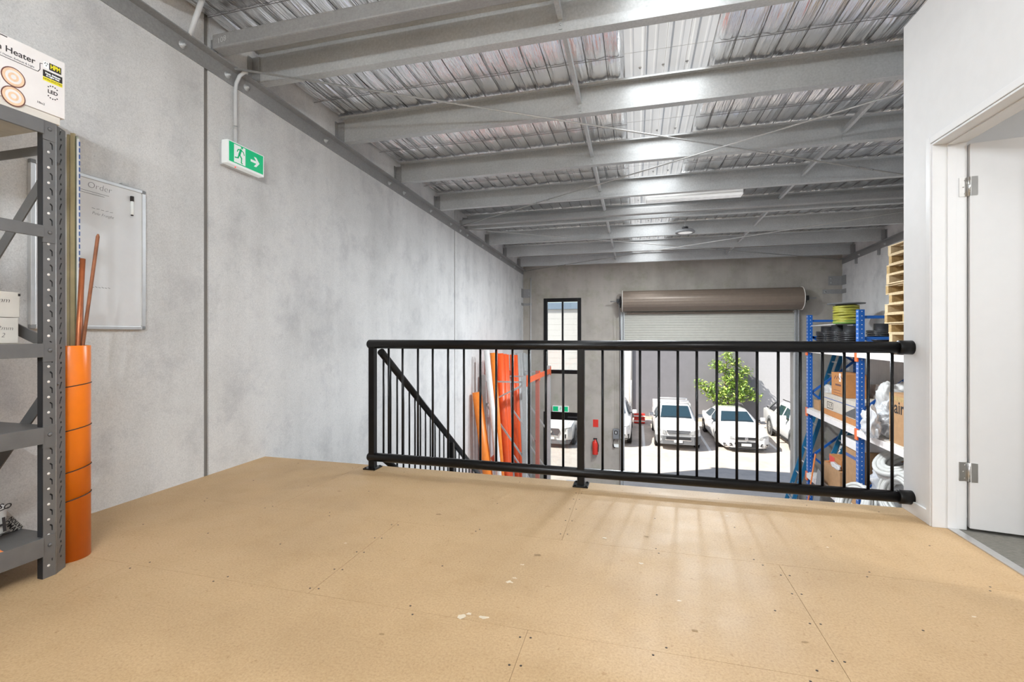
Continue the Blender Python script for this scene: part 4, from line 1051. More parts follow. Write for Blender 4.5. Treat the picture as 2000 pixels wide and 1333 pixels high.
# ladder leaning at the far end of the rack
def ladder(base, top, w, lab, n, name='ladder', rungm='alu'):
    base, top = Vector(base), Vector(top); d = (top - base)
    t = thing(name, lab, 'ladder', base)
    s = Vector((0, w / 2, 0))
    for sg in (1, -1): MB().bar(base + s * sg, top + s * sg, .026, .085, (-1, 0, .3)).build('stile', 'ladder', t)
    for k in range(n):
        p = base + d * ((k + .6) / n); MB().bar(p - s, p + s, .03, .03).build('rung', rungm, t)
    return t
ladder((3.34, 12.20, G + .04), (4.50, 12.20, .80), .40, 'long blue extension ladder leaning past the end of the rack', 14)
ld = ladder((3.88, 11.22, DK[2] + .02), (4.35, 11.34, -.82), .34, 'short blue ladder standing on the lower rack shelf', 4)
text('print', 'BAILEY', .14, ((-.353, -.15, -.92), (.0, -.98, .16), (-.93, .0, .35)), (4.00, 11.03, -1.45), 'exitwhite', ld, 0)
tag(MB().bar((4.38, 11.40, DK[2] + .02), (4.53, 11.40, -.80), .02, .34, (0, 1, 0), .003).build('timber_board', 'pine_dk'), 'amber board leaning behind the short ladder in the rack', 'board')
# middle shelf load
zd = DK[1]
c = carton('carton', 'flat brown tray carton at the bottom of the middle shelf stack', 3.70, 4.2, 9.42, 10.9, zd, zd + .10, 'card_or')
c = carton('carton', 'wide grey-brown carton with a blue line on the middle rack shelf', 3.72, 4.25, 9.5, 10.95, zd + .103, zd + .415, 'card_grey')
MB().box(3.7185, 3.7195, 9.5, 10.95, zd + .32, zd + .335).build('blue_line', 'tape_b', c)
m = MB(); f = frame('-X', (3.7195, 10.5, zd + .20)); flat(m, '-X', (3.7195, 10.62, zd + .20), [stroke((-.14, -.06), (.14, -.06), .012), stroke((-.14, .06), (.14, .06), .012), stroke((-.14, -.06), (-.14, .06), .012), stroke((.14, -.06), (.14, .06), .012), stroke((-.09, -.02), (-.09, .03), .012), stroke((-.04, .03), (.0, -.03), .012), stroke((.04, .03), (.09, .03), .012), stroke((.09, .03), (.05, -.03), .012)], .0015); m.build('stamp', 'ink', c)
m = MB(); flat(m, '-X', (3.7195, 9.5, zd + .12), [[(-.0, 0), (-.55, 0), (-.0, .2)]], .001); m.build('dark_wedge', 'grey_pl', c)
c = carton('carton', 'upright orange-brown carton on top of the wide middle carton', 3.78, 4.15, 10.05, 10.72, zd + .418, zd + .86, 'card_or')
m = MB(); flat(m, '-X', (3.7795, 10.4, zd + .76), [stroke((-.18, -.02), (-.12, .04), .02), stroke((-.08, -.02), (-.02, .04), .02), stroke((.02, .03), (.08, -.02), .02), stroke((.12, .04), (.2, .0), .02)] + [stroke((-.12, -.13), (.12, -.13), .035)] + [stroke((-.22, -.24 - q * .05), (.1 + .05 * (q % 2), -.24 - q * .05), .008) for q in range(4)], .0015); m.build('print', 'maroon', c)
MB().box(3.779, 3.7798, 10.28, 10.36, zd + .70, zd + .862).build('tape', 'box_white', c)
carton('carton', 'small brown carton beside the far upright on the middle shelf', 3.72, 3.95, 11.2, 11.50, zd, zd + .20, 'card')
def bagobj(name, lab, *a, mat='bag', **k):
    k.setdefault('crumple', .16); o = blob(*a, **k).build(name, mat); tag(o, lab, 'bag'); return o
bagobj('plastic_bag', 'crumpled white bag at the far end of the middle rack shelf', 3.9, 4.3, 11.0, 11.6, zd, zd + .52, 11, wob=.08)
bagobj('plastic_bag', 'crumpled pale bag behind the wide carton on the middle shelf', 4.30, 4.50, 9.55, 10.75, zd, zd + .66, 12, wob=.07)
bagobj('plastic_bag', 'grey translucent bag right of the near blue upright', 3.85, 4.35, 8.88, 9.16, zd, zd + .80, 14, wob=.07)
bagobj('plastic_bag', 'shiny silver plastic-wrapped bundle on the middle rack shelf', 3.68, 4.25, 8.34, 8.83, zd, zd + .60, 13, mat='wrap', e=.9, wob=.1, nu=90, nv=60, crumple=.26)
c = carton('carton', 'brown carton lettered air at the right end of the shelf', 3.70, 4.3, 7.55, 8.32, zd, zd + .74, 'card')
text('print', 'air', .26, '-X', (3.6995, 8.05, zd + .53), 'ink', c, 0, off=.004)
MB().box(3.698, 3.6995, 7.6, 8.3, zd + .63, zd + .70).build('yellow_print_band', 'pine_dk', c)
bagobj('plastic_film', 'clear silver film draped against the carton lettered air', 3.48, 3.63, 8.36, 8.72, zd, zd + .46, 19, mat='wrap', wob=.1, e=.9, nu=80, nv=50, crumple=.22)
# lower shelf load
zd = DK[2]
c = carton('carton', 'brown open carton on the low shelf left of the blue-taped one', 3.72, 4.3, 10.15, 10.95, zd, zd + .42, 'card')
for yy, a in ((10.15, -.04), (10.95, .08)): MB().bar((3.75, yy, zd + .42), (4.27, yy + a, zd + .50), .004, .12, (0, 1, 0)).build('flap', 'card_or', c)
c = carton('carton', 'tall brown carton with blue tape on the low rack shelf', 3.74, 4.4, 9.40, 10.05, zd, zd + .98, 'card')
MB().box(3.7385, 3.7395, 9.40, 10.05, zd + .80, zd + .86).build('blue_tape', 'tape_b', c)
carton('carton', 'white carton on top of the tall blue-taped carton', 3.72, 4.3, 9.45, 10.1, zd + .983, zd + 1.14, 'box_white')
c = carton('carton', 'small open white carton in front of the brown open carton', 3.44, 3.69, 9.75, 10.2, G, G + .98, 'box_white')
c = carton('carton', 'red and yellow printed carton on the brown open carton', 3.80, 4.2, 10.3, 10.9, zd + .423, zd + .60, 'card_or')
MB().box(3.798, 3.7995, 10.62, 10.88, zd + .45, zd + .58).build('red_panel', 'red', c)
bagobj('plastic_bag', 'small shiny purple-white bag on the low shelf cartons', 3.72, 3.79, 10.25, 10.6, zd + .42, zd + .52, 21, mat='wrap', wob=.1, crumple=.05)
tag(MB().bar((3.50, 11.45, G), (3.585, 11.0, -1.45), .05, .012, (1, 0, 0)).build('timber_strip', 'orange2'), 'orange and white strip leaning at the rack front near the ladder', 'strip')
tag(MB().bar((3.52, 11.05, G), (3.60, 10.75, -1.75), .30, .012, (1, 0, 0)).build('metal_sheet', 'grey_mid'), 'dark grey sheet leaning on the rack front near the ladder', 'sheet')
def hose(name, lab, c, r, tr, n, axis, mat='hose'):
    m = MB(); rs = random.Random(n * 7 + int(r * 100))
    ax = Vector(axis).normalized(); e1 = ax.cross(Vector((0, 0, 1)))
    e1 = e1.normalized() if e1.length > .1 else Vector((1, 0, 0)); e2 = ax.cross(e1)
    for k in range(n):
        rr_ = r - tr * 1.7 * (k % 3) + rs.uniform(-.01, .01); o_ = ax * ((k // 3) - (n / 3 - 1) / 2) * tr * 1.9; e = rs.uniform(-.03, .03)
        m.tube([Vector(c) + o_ + e1 * (rr_ * math.cos(a)) + e2 * (rr_ * math.sin(a)) + ax * (e * math.sin(a)) for a in [q * 2 * math.pi / 30 for q in range(30)]], tr, 8, True)
    tag(m.build(name, mat), lab, 'hose', 'coiled white hoses')
hose('coiled_hose', 'large coiled white hose standing below the carton lettered air', (3.80, 8.25, -1.38), .33, .028, 9, (-1, -.25, .15))
hose('coiled_hose', 'coiled pale hose lying over the large white hose', (3.95, 8.55, -.98), .32, .035, 9, (-.6, -.2, .9))
hose('coiled_hose', 'coiled white hose on the floor before the low shelf', (3.42, 8.75, -1.70), .30, .03, 9, (-1, -.3, .5))
c = carton('carton', 'white carton with brown end under the coiled hoses', 3.46, 3.64, 8.6, 9.25, G, G + 1.28, 'box_white')
bagobj('plastic_bag', 'pale crumpled bag between the coiled hoses and taped carton', 3.78, 4.3, 8.62, 9.15, zd, zd + .92, 23, mat='wrap', wob=.09)
bagobj('plastic_bag', 'pale bag under the large coiled white hose', 3.80, 4.3, 7.7, 8.58, zd, zd + .36, 24, wob=.06)
for k, (x, y) in enumerate(((3.50, 11.36), (3.50, 11.18))):
    o = thing('red_canister', ('red canister on the floor nearer the roller door', 'red canister on the floor farther from the roller door')[k], 'canister', (x, y, G), 'red canisters at the rack foot')
    MB().lathe([(0, 0), (.075, 0), (.08, .02), (.08, .50), (.05, .56), (.03, .58), (.03, .62), (0, .62)], (x, y, G), 20).build('canister_body', 'red', o)
    MB().lathe([(.081, .2), (.083, .2), (.083, .32), (.081, .32)], (x, y, G), 20).build('white_band', 'exitwhite', o)

# ------------------------------------------------------------------ outside: ground, walls, tree, cars
struct(MB().box(-14, 18, 12.9, 27, G - .2, G - .002).build('car_park', 'asphalt'))
YW = 24.9
t = thing('neighbour_building', 'grey and cream building across the car park', 'building', (0, YW, G))
m = MB(); z = G
while z < 2.3: m.box(-14, -.36, YW - .05, YW + .3, z + .004, min(z + .30, 2.36), .006); z += .30
m.build('cream_cladding', 'cream', t)
m = MB(); m.box(-.20, 5.62, YW, YW + .3, G, 3.2)
m.build('grey_wall', 'wallgrey', t)
MB().box(5.66, 18, YW - .1, YW + .3, G, 3.2).build('pale_wall', 'wallpale', t)
MB().box(-14, -.36, YW - .15, YW + .3, 2.36, 2.72, .02).build('fascia', 'fascia', t)
MB().tube([(-.28, YW - .06, G), (-.28, YW - .06, 3.2)], .075, 14).build('downpipe', 'cream', t)
gb = MB().box(-.1, 5.6, YW - 1.15, YW, G - .05, G + .10, .02).build('garden_bed', 'soil'); tag(gb, 'narrow garden bed with a pale kerb at the foot of the grey wall', 'garden bed')
MB().box(-.15, 5.65, YW - 1.30, YW - 1.15, G - .05, G + .13, .01).build('kerb', 'line', gb)
for k, xq in enumerate((-2.25, .28, 2.62, 5.05)):
    o = MB().box(xq - .05, xq + .05, 18.2, 22.8, G - .003, G + .001).build('parking_line', 'line'); o['kind'] = 'structure'
# red barriers
for k, xq in enumerate((.0, .28)):
    o = thing('traffic_barrier', ('red plastic barrier closest to the left ute', 'red plastic barrier beside the tall grey wall')[k], 'barrier', (xq, 23.3, G), 'red barriers')
    for q in range(2): MB().box(xq - .12, xq + .12, 23.2, 23.45, G + .02 + q * .24, G + .24 + q * .24, .04).build('block', 'red', o)
    for q in range(2): MB().box(xq - .13, xq + .13, 23.19, 23.2, G + .10 + q * .24, G + .16 + q * .24).build('white_stripe', 'plate', o)
# tree
t = thing('tree', 'young leafy green tree growing against the grey wall', 'tree', (4.08, 24.3, G + .1))
m = MB(); tx, ty = 4.08, 24.3
m.tube([(tx - .05, ty, G + .1), (tx - .02, ty, -2.7), (tx + .05, ty, -2.0), (tx + .0, ty, -1.2), (tx + .1, ty, -.3)], [.06, .05, .04, .03, .015], 8)
m.build('trunk', 'bark', t)
cl_ = [(1418, 695), (1432, 708), (1408, 718), (1396, 712), (1424, 726), (1450, 722), (1438, 735), (1415, 738), (1366, 748), (1380, 758), (1392, 752), (1400, 768), (1420, 756), (1436, 760), (1452, 758), (1466, 766), (1440, 770), (1408, 782), (1418, 790), (1398, 796), (1425, 772), (1388, 768), (1412, 762), (1446, 746), (1428, 745)]
clumps = [(tx + (px - 1412) * .0235, -1.12 - (py - 738) * .0266) for px, py in cl_]
br_ = MB()
for (cx, cz) in clumps:
    s = max(-2.7, min(-.6, cz - .45)); br_.tube([(tx + .02, ty, s), ((tx + cx) / 2, ty - .05, (s + cz) / 2 + .02), (cx, ty + rnd.uniform(-.2, .1), cz)], [.02, .014, .006], 5)
br_.build('branch', 'bark', t)
lf = MB()
for (cx, cz) in clumps:
    for q in range(105):
        r_ = rnd.random() ** .5 * .33; a = rnd.uniform(0, 6.28); b = rnd.uniform(-1.2, 1.2)
        c = Vector((cx + r_ * math.cos(a) * math.cos(b), ty - .05 + r_ * .9 * math.sin(a) * math.cos(b), cz + r_ * .8 * math.sin(b)))
        L = rnd.uniform(.13, .21); W = L * .5
        mt = Matrix.Translation(c) @ Matrix.Rotation(rnd.uniform(0, 6.28), 4, 'Z') @ Matrix.Rotation(rnd.uniform(-.9, .5), 4, 'X') @ Matrix.Rotation(rnd.uniform(-.5, .5), 4, 'Y')
        lf.mi = 1 if rnd.random() < .3 else 0
        P_ = [mt @ Vector(p) for p in ((0, 0, 0), (W * .5, L * .4, .012), (0, L, -.01), (-W * .5, L * .4, .012))]
        mid = mt @ Vector((0, L * .45, -.012))
        V = [lf.bm.verts.new(p) for p in P_ + [mid]]
        for f in ((0, 1, 4), (1, 2, 4), (2, 3, 4), (3, 0, 4)):
            g = lf.bm.faces.new([V[i] for i in f]); g.material_index = lf.mi
lf.build('foliage', ['leaf', 'leaf2'], t)

# cars: nose at local y = 0, pointing to -y
def car(name, label, loc, st, W, lamps, spec, rz=0., group='cars parked outside'):
    """st: stations (y, z bottom, half width, belt z, roof z, roof half width); spec names glazing stations and wheels"""
    t = thing(name, label, 'car', (0, 0, 0), group)
    m = MB(); rings = []
    for (y, zb, hw, zbelt, zt, hr) in st:
        h = [(0, zb), (hw * .82, zb), (hw * .97, zb + .06), (hw, zb + (zbelt - zb) * .45), (hw * .995, zbelt - .06), (hw * .96, zbelt), (hr + (hw * .96 - hr) * .06, zt - .05), (hr * .92, zt - .012), (hr * .5, zt + .008), (0, zt + .012)]
        ring = h + [(-x, z) for x, z in h[-2:0:-1]]
        rings.append([m.bm.verts.new((x, y, z)) for x, z in ring])
    n = len(rings[0])
    for A, B in zip(rings, rings[1:]):
        for k in range(n):
            f = m.bm.faces.new((A[k], A[(k + 1) % n], B[(k + 1) % n], B[k])); f.smooth = True
    m.bm.faces.new(rings[0]); m.bm.faces.new(rings[-1][::-1])
    body = m.build('body', 'carwhite', t, True)
    md = body.modifiers.new('b', 'BEVEL'); md.width = .018; md.segments = 2; md.limit_method = 'ANGLE'; md.angle_limit = R(28)
    S = {k: st[i] for k, i in spec['st'].items()}
    def corner(s, k, inset): return Vector((s[5] * k * inset, s[0], s[4]))
    c0, c1 = S['cowl'], S['roof0']
    nrm = Vector((0, -(c1[4] - c0[4]), (c1[0] - c0[0]))).normalized()
    def glassq(P, nm, mat='carglass', th=.012, nv=None):
        nv = nv or (P[1] - P[0]).cross(P[2] - P[0]).normalized()
        b = MB(); A = [b.bm.verts.new(p + nv * .001) for p in P]; B = [b.bm.verts.new(p + nv * th) for p in P]; k_ = len(P)
        for q in range(k_): b.bm.faces.new((A[q], A[(q + 1) % k_], B[(q + 1) % k_], B[q]))
        b.bm.faces.new(A[::-1]); b.bm.faces.new(B); return b.build(nm, mat, t, True)
    def lerp(a, b, f): return tuple(q + (r_ - q) * f for q, r_ in zip(a, b))
    ca, cb = lerp(c0, c1, .07), lerp(c0, c1, .90)
    glassq([corner(ca, -1, .88), corner(ca, 1, .88), corner(cb, 1, .87), corner(cb, -1, .87)], 'windscreen', nv=Vector((0, nrm.y, nrm.z)), th=.022)
    for sg in (-1, 1):                                            # side glass between belt and roof
        for (ia, ib, fa, fb) in spec['side']:
            sa, sb = st[ia], st[ib]
            def sp(s, f): 
                w0, w1 = s[2] * .96, s[5] + (s[2] * .96 - s[5]) * .06
                return Vector((sg * (w0 + (w1 - w0) * f), s[0], s[3] + (s[4] - .05 - s[3]) * f))
            A, B = lerp(sa, sb, fa), lerp(sa, sb, fb)
            glassq([sp(A, .12), sp(B, .12), sp(B, .86), sp(A, .86)], 'side_window', nv=Vector((sg, 0, .3)).normalized(), th=.014)
    def yn(x):                                                    # nose line: y of the front surface at this x
        a, b = st[0], st[1]; f = max(0, (abs(x) - a[2] * .86) / max(.01, (b[2] - a[2] * .86))); return a[0] + (b[0] - a[0]) * min(1, f)
    def front(nm, poly, mat, d=.03, th=.05, mirror=False, parent=None):
        for sg in ((1, -1) if mirror else (1,)):
            b = MB(); bm = b.bm
            bm.faces.new([bm.verts.new((x * sg, 0, z)) for x, z in poly])
            for q in range(-9, 10): bmesh.ops.bisect_plane(bm, geom=bm.verts[:] + bm.edges[:] + bm.faces[:], plane_co=(q * .1 + .003, 0, 0), plane_no=(1, 0, 0))
            for v in bm.verts: v.co.y = yn(v.co.x) - d
            ex = bmesh.ops.extrude_face_region(bm, geom=bm.faces[:])
            for v in ex['geom']:
                if isinstance(v, bmesh.types.BMVert): v.co.y += th + .06
            last = b.build(nm, mat, parent or t, True)
        return last
    for (nm, poly, mat, d, mir) in lamps: front(nm, poly, mat, d, mirror=mir)
    for sg in (-1, 1):
        wr = spec['r']
        for y in spec['wheels']:
            hw = W / 2
            wx = sg * (hw - .09)
            MB().lathe([(0, 0), (wr * 1.22, 0), (wr * 1.22, .012), (0, .012)], n=28, mtx=Matrix.Translation((sg * (hw - (.008 if spec.get('flare') else .018)), y, wr * 1.04)) @ Matrix.Rotation(R(90 * sg), 4, 'Y')).build('wheel_arch', 'cargrey' if spec.get('flare') else 'carblack', t)
            wl = MB().lathe([(.55 * wr, -.10), (.9 * wr, -.11), (wr, -.08), (wr, .08), (.92 * wr, .105), (.62 * wr, .10), (.6 * wr, .07), (0, .07)], n=28, mtx=Matrix.Translation((wx, y, wr)) @ Matrix.Rotation(R(90 * sg), 4, 'Y')).build('wheel', 'tyre', t)
            b = MB()
            for k in range(6):
                a = k * math.pi / 3; b.bar((wx + sg * .085, y, wr), (wx + sg * .09, y + wr * .58 * math.cos(a), wr + wr * .58 * math.sin(a)), .05, .02, (1, 0, 0))
            b.lathe([(wr * .54, .075), (wr * .62, .095), (wr * .62, .102), (wr * .54, .09)], n=24, mtx=Matrix.Translation((wx, y, wr)) @ Matrix.Rotation(R(90 * sg), 4, 'Y'))
            b.build('rim', 'rim', wl)
        my = S['cowl'][0] + .22; mz = S['cowl'][3] + .10
        mm = MB(); mm.box(min(sg * (W / 2 + .03), sg * (W / 2 + .22)), max(sg * (W / 2 + .03), sg * (W / 2 + .22)), my, my + .11, mz, mz + .15, .03); mm.build('mirror', spec.get('mir', 'carwhite'), t)
        mm = MB(); mm.bar((sg * W * .46, my + .07, mz + .02), (sg * (W / 2 + .06), my + .06, mz + .04), .05, .04); mm.build('mirror_arm', 'carblack', t)
    # steering wheel, dash reflection and wipers read through the glass as faint parts
    wp_ = MB(); 
    for x0, x1 in ((-.55, .02), (.05, .6)): wp_.bar((x0, ca[0] - .02, ca[4] + .045), (x1, ca[0] + .0, ca[4] + .06), .012, .012)
    wp_.build('wiper', 'carblack', t)
    t.location = loc; t.rotation_euler.z = rz; t.scale = (.915, .95, 1)
    return t
def rect(x0, x1, z0, z1): return [(x0, z0), (x1, z0), (x1, z1), (x0, z1)]
# ute seen front on
K = .88
ute = [(0, .24, .70, .66, .70, .60), (.16, .20, .85, .78, .82, .66), (.5, .22, .87, .86, .91, .68), (.98, .22, .875, .90, .96, .70), (1.12, .22, .875, .92, .985, .72), (1.78, .22, .875, .93, 1.46, .60), (2.1, .22, .875, .93, 1.50, .61), (2.9, .22, .875, .93, 1.485, .61), (3.12, .22, .875, .93, 1.40, .58), (3.16, .24, .875, .93, .97, .80), (4.8, .26, .86, .93, .97, .80)]
ul = [('grille', [(-.40, .62), (.40, .62), (.46, .74), (-.46, .74)], 'cargrey', .035, False), ('grille_bar', rect(-.44, .44, .725, .75), 'chrome', .045, False), ('grille_slat', rect(-.38, .38, .655, .675), 'chrome', .045, False),
      ('emblem', circ(0, .69, .055, 20, .04), 'chrome', .055, False), ('headlamp', [(.47, .60), (.80, .66), (.84, .80), (.50, .74)], 'lamp', .03, True),
      ('bumper', [(-.80, .24), (.80, .24), (.86, .34), (.86, .54), (-.86, .54), (-.86, .34)], 'cargrey', .05, False), ('lower_intake', rect(-.46, .46, .42, .51), 'carblack', .062, False), ('bumper_lip', rect(-.50, .50, .385, .41), 'chrome', .06, False),
      ('number_plate', rect(-.16, .16, .31, .40), 'plate', .075, False), ('fog_lamp', circ(.68, .40, .05, 14), 'lamp', .062, True)]
u = car('ute', 'white ute with a roof rack facing the roller door opening', (1.485, 18.2, G), ute, 1.75, ul, {'st': {'cowl': 4, 'roof0': 5}, 'side': [(4, 5, .4, 1), (5, 6, 0, .85), (6, 7, .1, .85)], 'r': .29, 'wheels': (.82, 3.85), 'mir': 'chrome'})
for y in (1.95, 2.7):
    m = MB(); m.tube([(-.62, y, 1.60), (.62, y, 1.60)], .022, 8)
    for sg in (-1, 1): m.tube([(sg * .58, y, 1.49), (sg * .58, y, 1.60)], .02, 8)
    m.build('roof_rack', 'carwhite', u)
MB().box(-.57, .57, 1.86, 1.90, 1.545, 1.575, .006).build('rack_deflector', 'carwhite', u)
MB().box(-.84, .84, 3.3, 4.7, .95, 1.30, .03).build('tray_canopy', 'carwhite', u)
# sedan
sed = [(0, .16, .66, .52, .56, .58), (.15, .13, .86, .62, .66, .66), (.55, .14, .925, .70, .745, .72), (1.15, .15, .94, .76, .82, .74), (1.38, .15, .94, .78, .85, .75), (2.05, .15, .94, .80, 1.22, .58), (2.45, .15, .94, .81, 1.27, .59), (3.2, .15, .94, .82, 1.25, .58), (3.6, .15, .94, .83, 1.16, .56), (4.05, .17, .935, .84, .92, .70), (4.68, .22, .86, .82, .86, .66), (4.78, .3, .80, .74, .80, .6)]
sl_ = [('grille', [(-.33, .46), (.33, .46), (.38, .55), (-.38, .55)], 'carblack', .03, False), ('emblem', circ(0, .50, .062, 22), 'chrome', .045, False), ('emblem_mark', [(-.02, .48), (.03, .49), (.02, .53), (-.03, .52)], 'cargrey', .05, False),
       ('lower_intake', [(-.33, .18), (.33, .18), (.43, .30), (.40, .38), (-.40, .38), (-.43, .30)], 'carblack', .03, False), ('number_plate', rect(-.18, .18, .235, .325), 'plate', .05, False),
       ('headlamp', [(.44, .50), (.72, .47), (.85, .58), (.80, .62), (.52, .57)], 'lamp', .025, True), ('fog_intake', [(.50, .24), (.80, .20), (.83, .30), (.55, .33)], 'carblack', .025, True), ('fog_chrome', [(.56, .265), (.78, .235), (.79, .26), (.57, .29)], 'chrome', .032, True), ('front_lip', rect(-.62, .62, .11, .135), 'carblack', .03, False)]
car('sedan', 'white sedan in front of the leafy tree', (3.84, 18.55, G), sed, 1.88, sl_, {'st': {'cowl': 4, 'roof0': 5}, 'side': [(4, 5, .4, 1), (5, 6, 0, .9), (6, 7, .1, .95), (7, 8, .1, .9)], 'r': .29, 'wheels': (.95, 3.85)}, R(2))
# right ute with flared arches
rut = [(0, .32, .74, .78, .82, .64), (.2, .26, .90, .86, .91, .72), (.6, .26, .93, .92, .98, .74), (1.15, .28, .935, .95, 1.02, .76), (1.3, .28, .935, .97, 1.05, .76), (2.0, .28, .935, .99, 1.50, .62), (2.4, .28, .935, 1.0, 1.55, .63), (3.4, .28, .935, 1.0, 1.52, .62), (3.7, .28, .935, 1.0, 1.30, .62), (3.75, .28, .935, 1.0, 1.03, .86), (5.2, .32, .92, 1.02, 1.05, .86)]
rl = [('grille', [(-.45, .58), (.45, .58), (.5, .80), (-.5, .80)], 'carblack', .04, False), ('headlamp', [(.52, .66), (.86, .66), (.88, .82), (.55, .80)], 'lamp', .03, True), ('bumper', rect(-.85, .85, .32, .5), 'carblack', .05, False)]
rr_ = car('ute', 'white ute with grey wheel arch flares at the right edge of the opening', (6.33, 18.2, G), rut, 1.87, rl, {'st': {'cowl': 4, 'roof0': 5}, 'side': [(4, 5, .4, 1), (5, 6, 0, .85), (6, 7, .1, .85)], 'r': .37, 'wheels': (.98, 4.1), 'flare': True})
MB().box(-.80, .80, 3.8, 5.1, 1.05, 1.09, .01).build('tub_cover', 'carblack', rr_)
for sg in (-1, 1):
    MB().bar((sg * .72, 3.85, 1.45), (sg * .82, 4.6, 1.08), .07, .06).build('sports_bar', 'cargrey', rr_)
    MB().tube([(sg * .55, 2.2, 1.62), (sg * .55, 3.4, 1.60)], .02, 8).build('roof_rail', 'carblack', rr_)
    MB().box(min(sg * .90, sg * .96), max(sg * .90, sg * .96), 1.5, 3.5, .28, .34, .01).build('side_step', 'carblack', rr_)
# SUV at the glass door and the ute beside the door post
suv = [(0, .30, .72, .72, .76, .62), (.18, .24, .88, .82, .87, .70), (.6, .24, .92, .90, .95, .74), (1.1, .25, .925, .93, 1.0, .76), (1.25, .25, .925, .95, 1.03, .76), (1.95, .25, .925, .97, 1.46, .62), (2.4, .25, .925, .98, 1.52, .63), (3.6, .25, .925, .99, 1.48, .62), (4.3, .28, .91, .99, 1.15, .66), (4.5, .32, .86, .90, 1.0, .6)]
vl = [('grille', [(-.30, .48), (.30, .48), (.40, .62), (.34, .74), (-.34, .74), (-.40, .62)], 'grey_pl', .035, False), ('emblem', circ(0, .62, .08, 20, .06), 'chrome', .05, False), ('grille_trim', [(-.30, .455), (.30, .455), (.32, .48), (-.32, .48)], 'chrome', .045, False), ('headlamp', [(.46, .66), (.76, .70), (.84, .80), (.50, .75)], 'lamp', .03, True), ('lower_bumper', [(-.78, .17), (.78, .17), (.86, .30), (-.86, .30)], 'cargrey', .03, False), ('number_plate', rect(-.18, .18, .34, .43), 'plate', .05, False), ('fog_slot', rect(.60, .66, .36, .54), 'carblack', .03, True), ('fog_lamp', rect(.60, .68, .36, .40), 'lamp', .035, True)]
car('suv', 'white suv seen through the glass entrance door', (-3.14, 17.45, G), suv, 1.85, vl, {'st': {'cowl': 4, 'roof0': 5}, 'side': [(4, 5, .4, 1), (5, 6, 0, .85), (6, 7, .1, .85)], 'r': .33, 'wheels': (.95, 3.7), 'flare': True})
lu = car('ute', 'white ute mostly hidden behind the left door post', (-1.04, 18.2, G), rut, 1.87, rl + [('fog_lamp', rect(.66, .80, .36, .46), 'lamp', .06, True)], {'st': {'cowl': 4, 'roof0': 5}, 'side': [(4, 5, .4, 1), (5, 6, 0, .85), (6, 7, .1, .85)], 'r': .37, 'wheels': (.98, 4.1)})
for sg in (-1, 1):
    for y in (3.8, 5.0): MB().tube([(sg * .88, y, 1.0), (sg * .88, y, 2.1)], .03, 8).build('ladder_rack_post', 'carwhite', lu)
    MB().tube([(sg * .88, 3.8, 1.85), (sg * .88, 5.0, 1.85)], .025, 8).build('ladder_rack_rail', 'carwhite', lu)

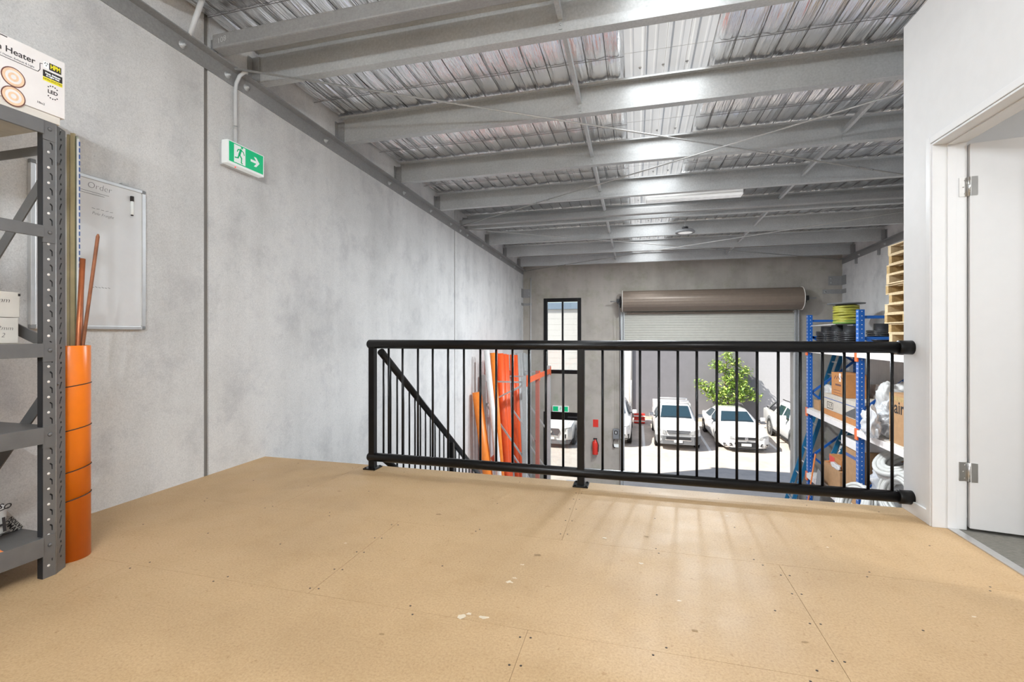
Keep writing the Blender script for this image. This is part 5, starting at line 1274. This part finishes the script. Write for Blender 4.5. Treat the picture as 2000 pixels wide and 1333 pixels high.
# ------------------------------------------------------------------ light
def area(name, loc, sx, sy, power, rot=(0, 0, 0), col=(1, 1, 1), parent=None):
    l = D.lights.new(name, 'AREA'); l.shape = 'RECTANGLE'; l.size = sx; l.size_y = sy; l.energy = power; l.color = col
    o = D.objects.new(name, l); COL.objects.link(o); o.location = loc; o.rotation_euler = rot
    return o
for b0, b1 in zip(PY, PY[1:]):                                     # daylight entering through each bay of the skylight strip
    y = (b0 + b1) / 2
    area('skylight_daylight', ((SX0 + SX1) / 2, y, zroof(y) + .012), SX1 - SX0 - .04, (b1 - b0) * .8, 8, (math.atan(SL), 0, 0), (.92, .965, 1))
def added_batten(x, y, power, lab):  # added tube fittings behind the camera, put in to brighten the interior
    z = 2.62
    t = thing('added_batten_light', lab, 'lamp', (x, y, z))
    MB().box(x - .75, x + .75, y - .03, y + .03, z, z + .05, .01).build('housing', 'lightgrey', t)
    MB().tube([(x - .72, y, z - .045), (x + .72, y, z - .045)], .016, 12).build('lamp_tube', 'lit', t)
    for q in (-.735, .735): MB().box(x + q - .012, x + q + .012, y - .02, y + .02, z - .07, z + .0, .003).build('lamp_holder', 'exitwhite', t)
    for q in (-.6, .6): MB().tube([(x + q, y, z + .05), (x + q, y, zroof(y) - .002)], .006, 6).build('hanger', 'galv', t)
    for q in (-.45, 0, .45):
        l = D.lights.new('added_fill_glow', 'POINT'); l.energy = power / 3; l.shadow_soft_size = .02; l.color = COOL
        o = D.objects.new('added_fill_glow', l); COL.objects.link(o); o.location = (x + q, y, z - .09)
COOL = (.865, .94, 1)
added_batten(-.2, -.7, 175, 'added unseen tube light brightening the mezzanine, nearer the railing')
added_batten(-.2, -2.2, 95, 'added unseen tube light brightening the rear of the mezzanine')
area('added_office_glow', (3.0, 1.7, 2.36), .3, .3, 30)  # emitter of the added office fitting
area('bay_glow', (.86, 9.08, 2.87), .25, .25, 170, col=COOL)
area('linear_glow', (.78, 7.18, 2.97), 1.2, .1, 150, col=COOL)
sun = D.lights.new('sun', 'SUN'); sun.energy = 7.6; sun.angle = R(.53); sun.color = (1, .955, .88)
so = D.objects.new('sun', sun); COL.objects.link(so)
so.rotation_euler = Vector((1.75, 1.0, -2.0)).to_track_quat('-Z', 'Y').to_euler(); so.location = (0, 0, 20)
w = D.worlds.new('sky'); SC.world = w; w.use_nodes = True
nt = w.node_tree; bg_ = nt.nodes['Background']
sky = nt.nodes.new('ShaderNodeTexSky'); sky.sky_type = 'NISHITA'; sky.sun_disc = False; sky.sun_elevation = R(43); sky.sun_rotation = R(210)
nt.links.new(sky.outputs[0], bg_.inputs['Color']); bg_.inputs['Strength'].default_value = .17

# ------------------------------------------------------------------ camera
cam = D.cameras.new('camera'); co = D.objects.new('camera', cam); COL.objects.link(co)
cam.sensor_fit = 'HORIZONTAL'; cam.sensor_width = 36; cam.lens = 915 / 2000 * 36
cam.shift_y = -(653 - 666.5) / 2000 * -1
co.location = (0, 0, 1.04); co.rotation_euler = (R(90), 0, math.atan(243 / 915))
cam.clip_start = .02
SC.camera = co
vs = SC.view_settings; vs.view_transform = 'Standard'; vs.look = 'None'; vs.exposure = .40; vs.gamma = 1.; vs.use_curve_mapping = False
SC.cycles.max_bounces = 8; SC.cycles.diffuse_bounces = 5; SC.cycles.glossy_bounces = 3; SC.cycles.transparent_max_bounces = 12
SC.cycles.sample_clamp_indirect = 4.0
SC.cycles.use_denoising = True
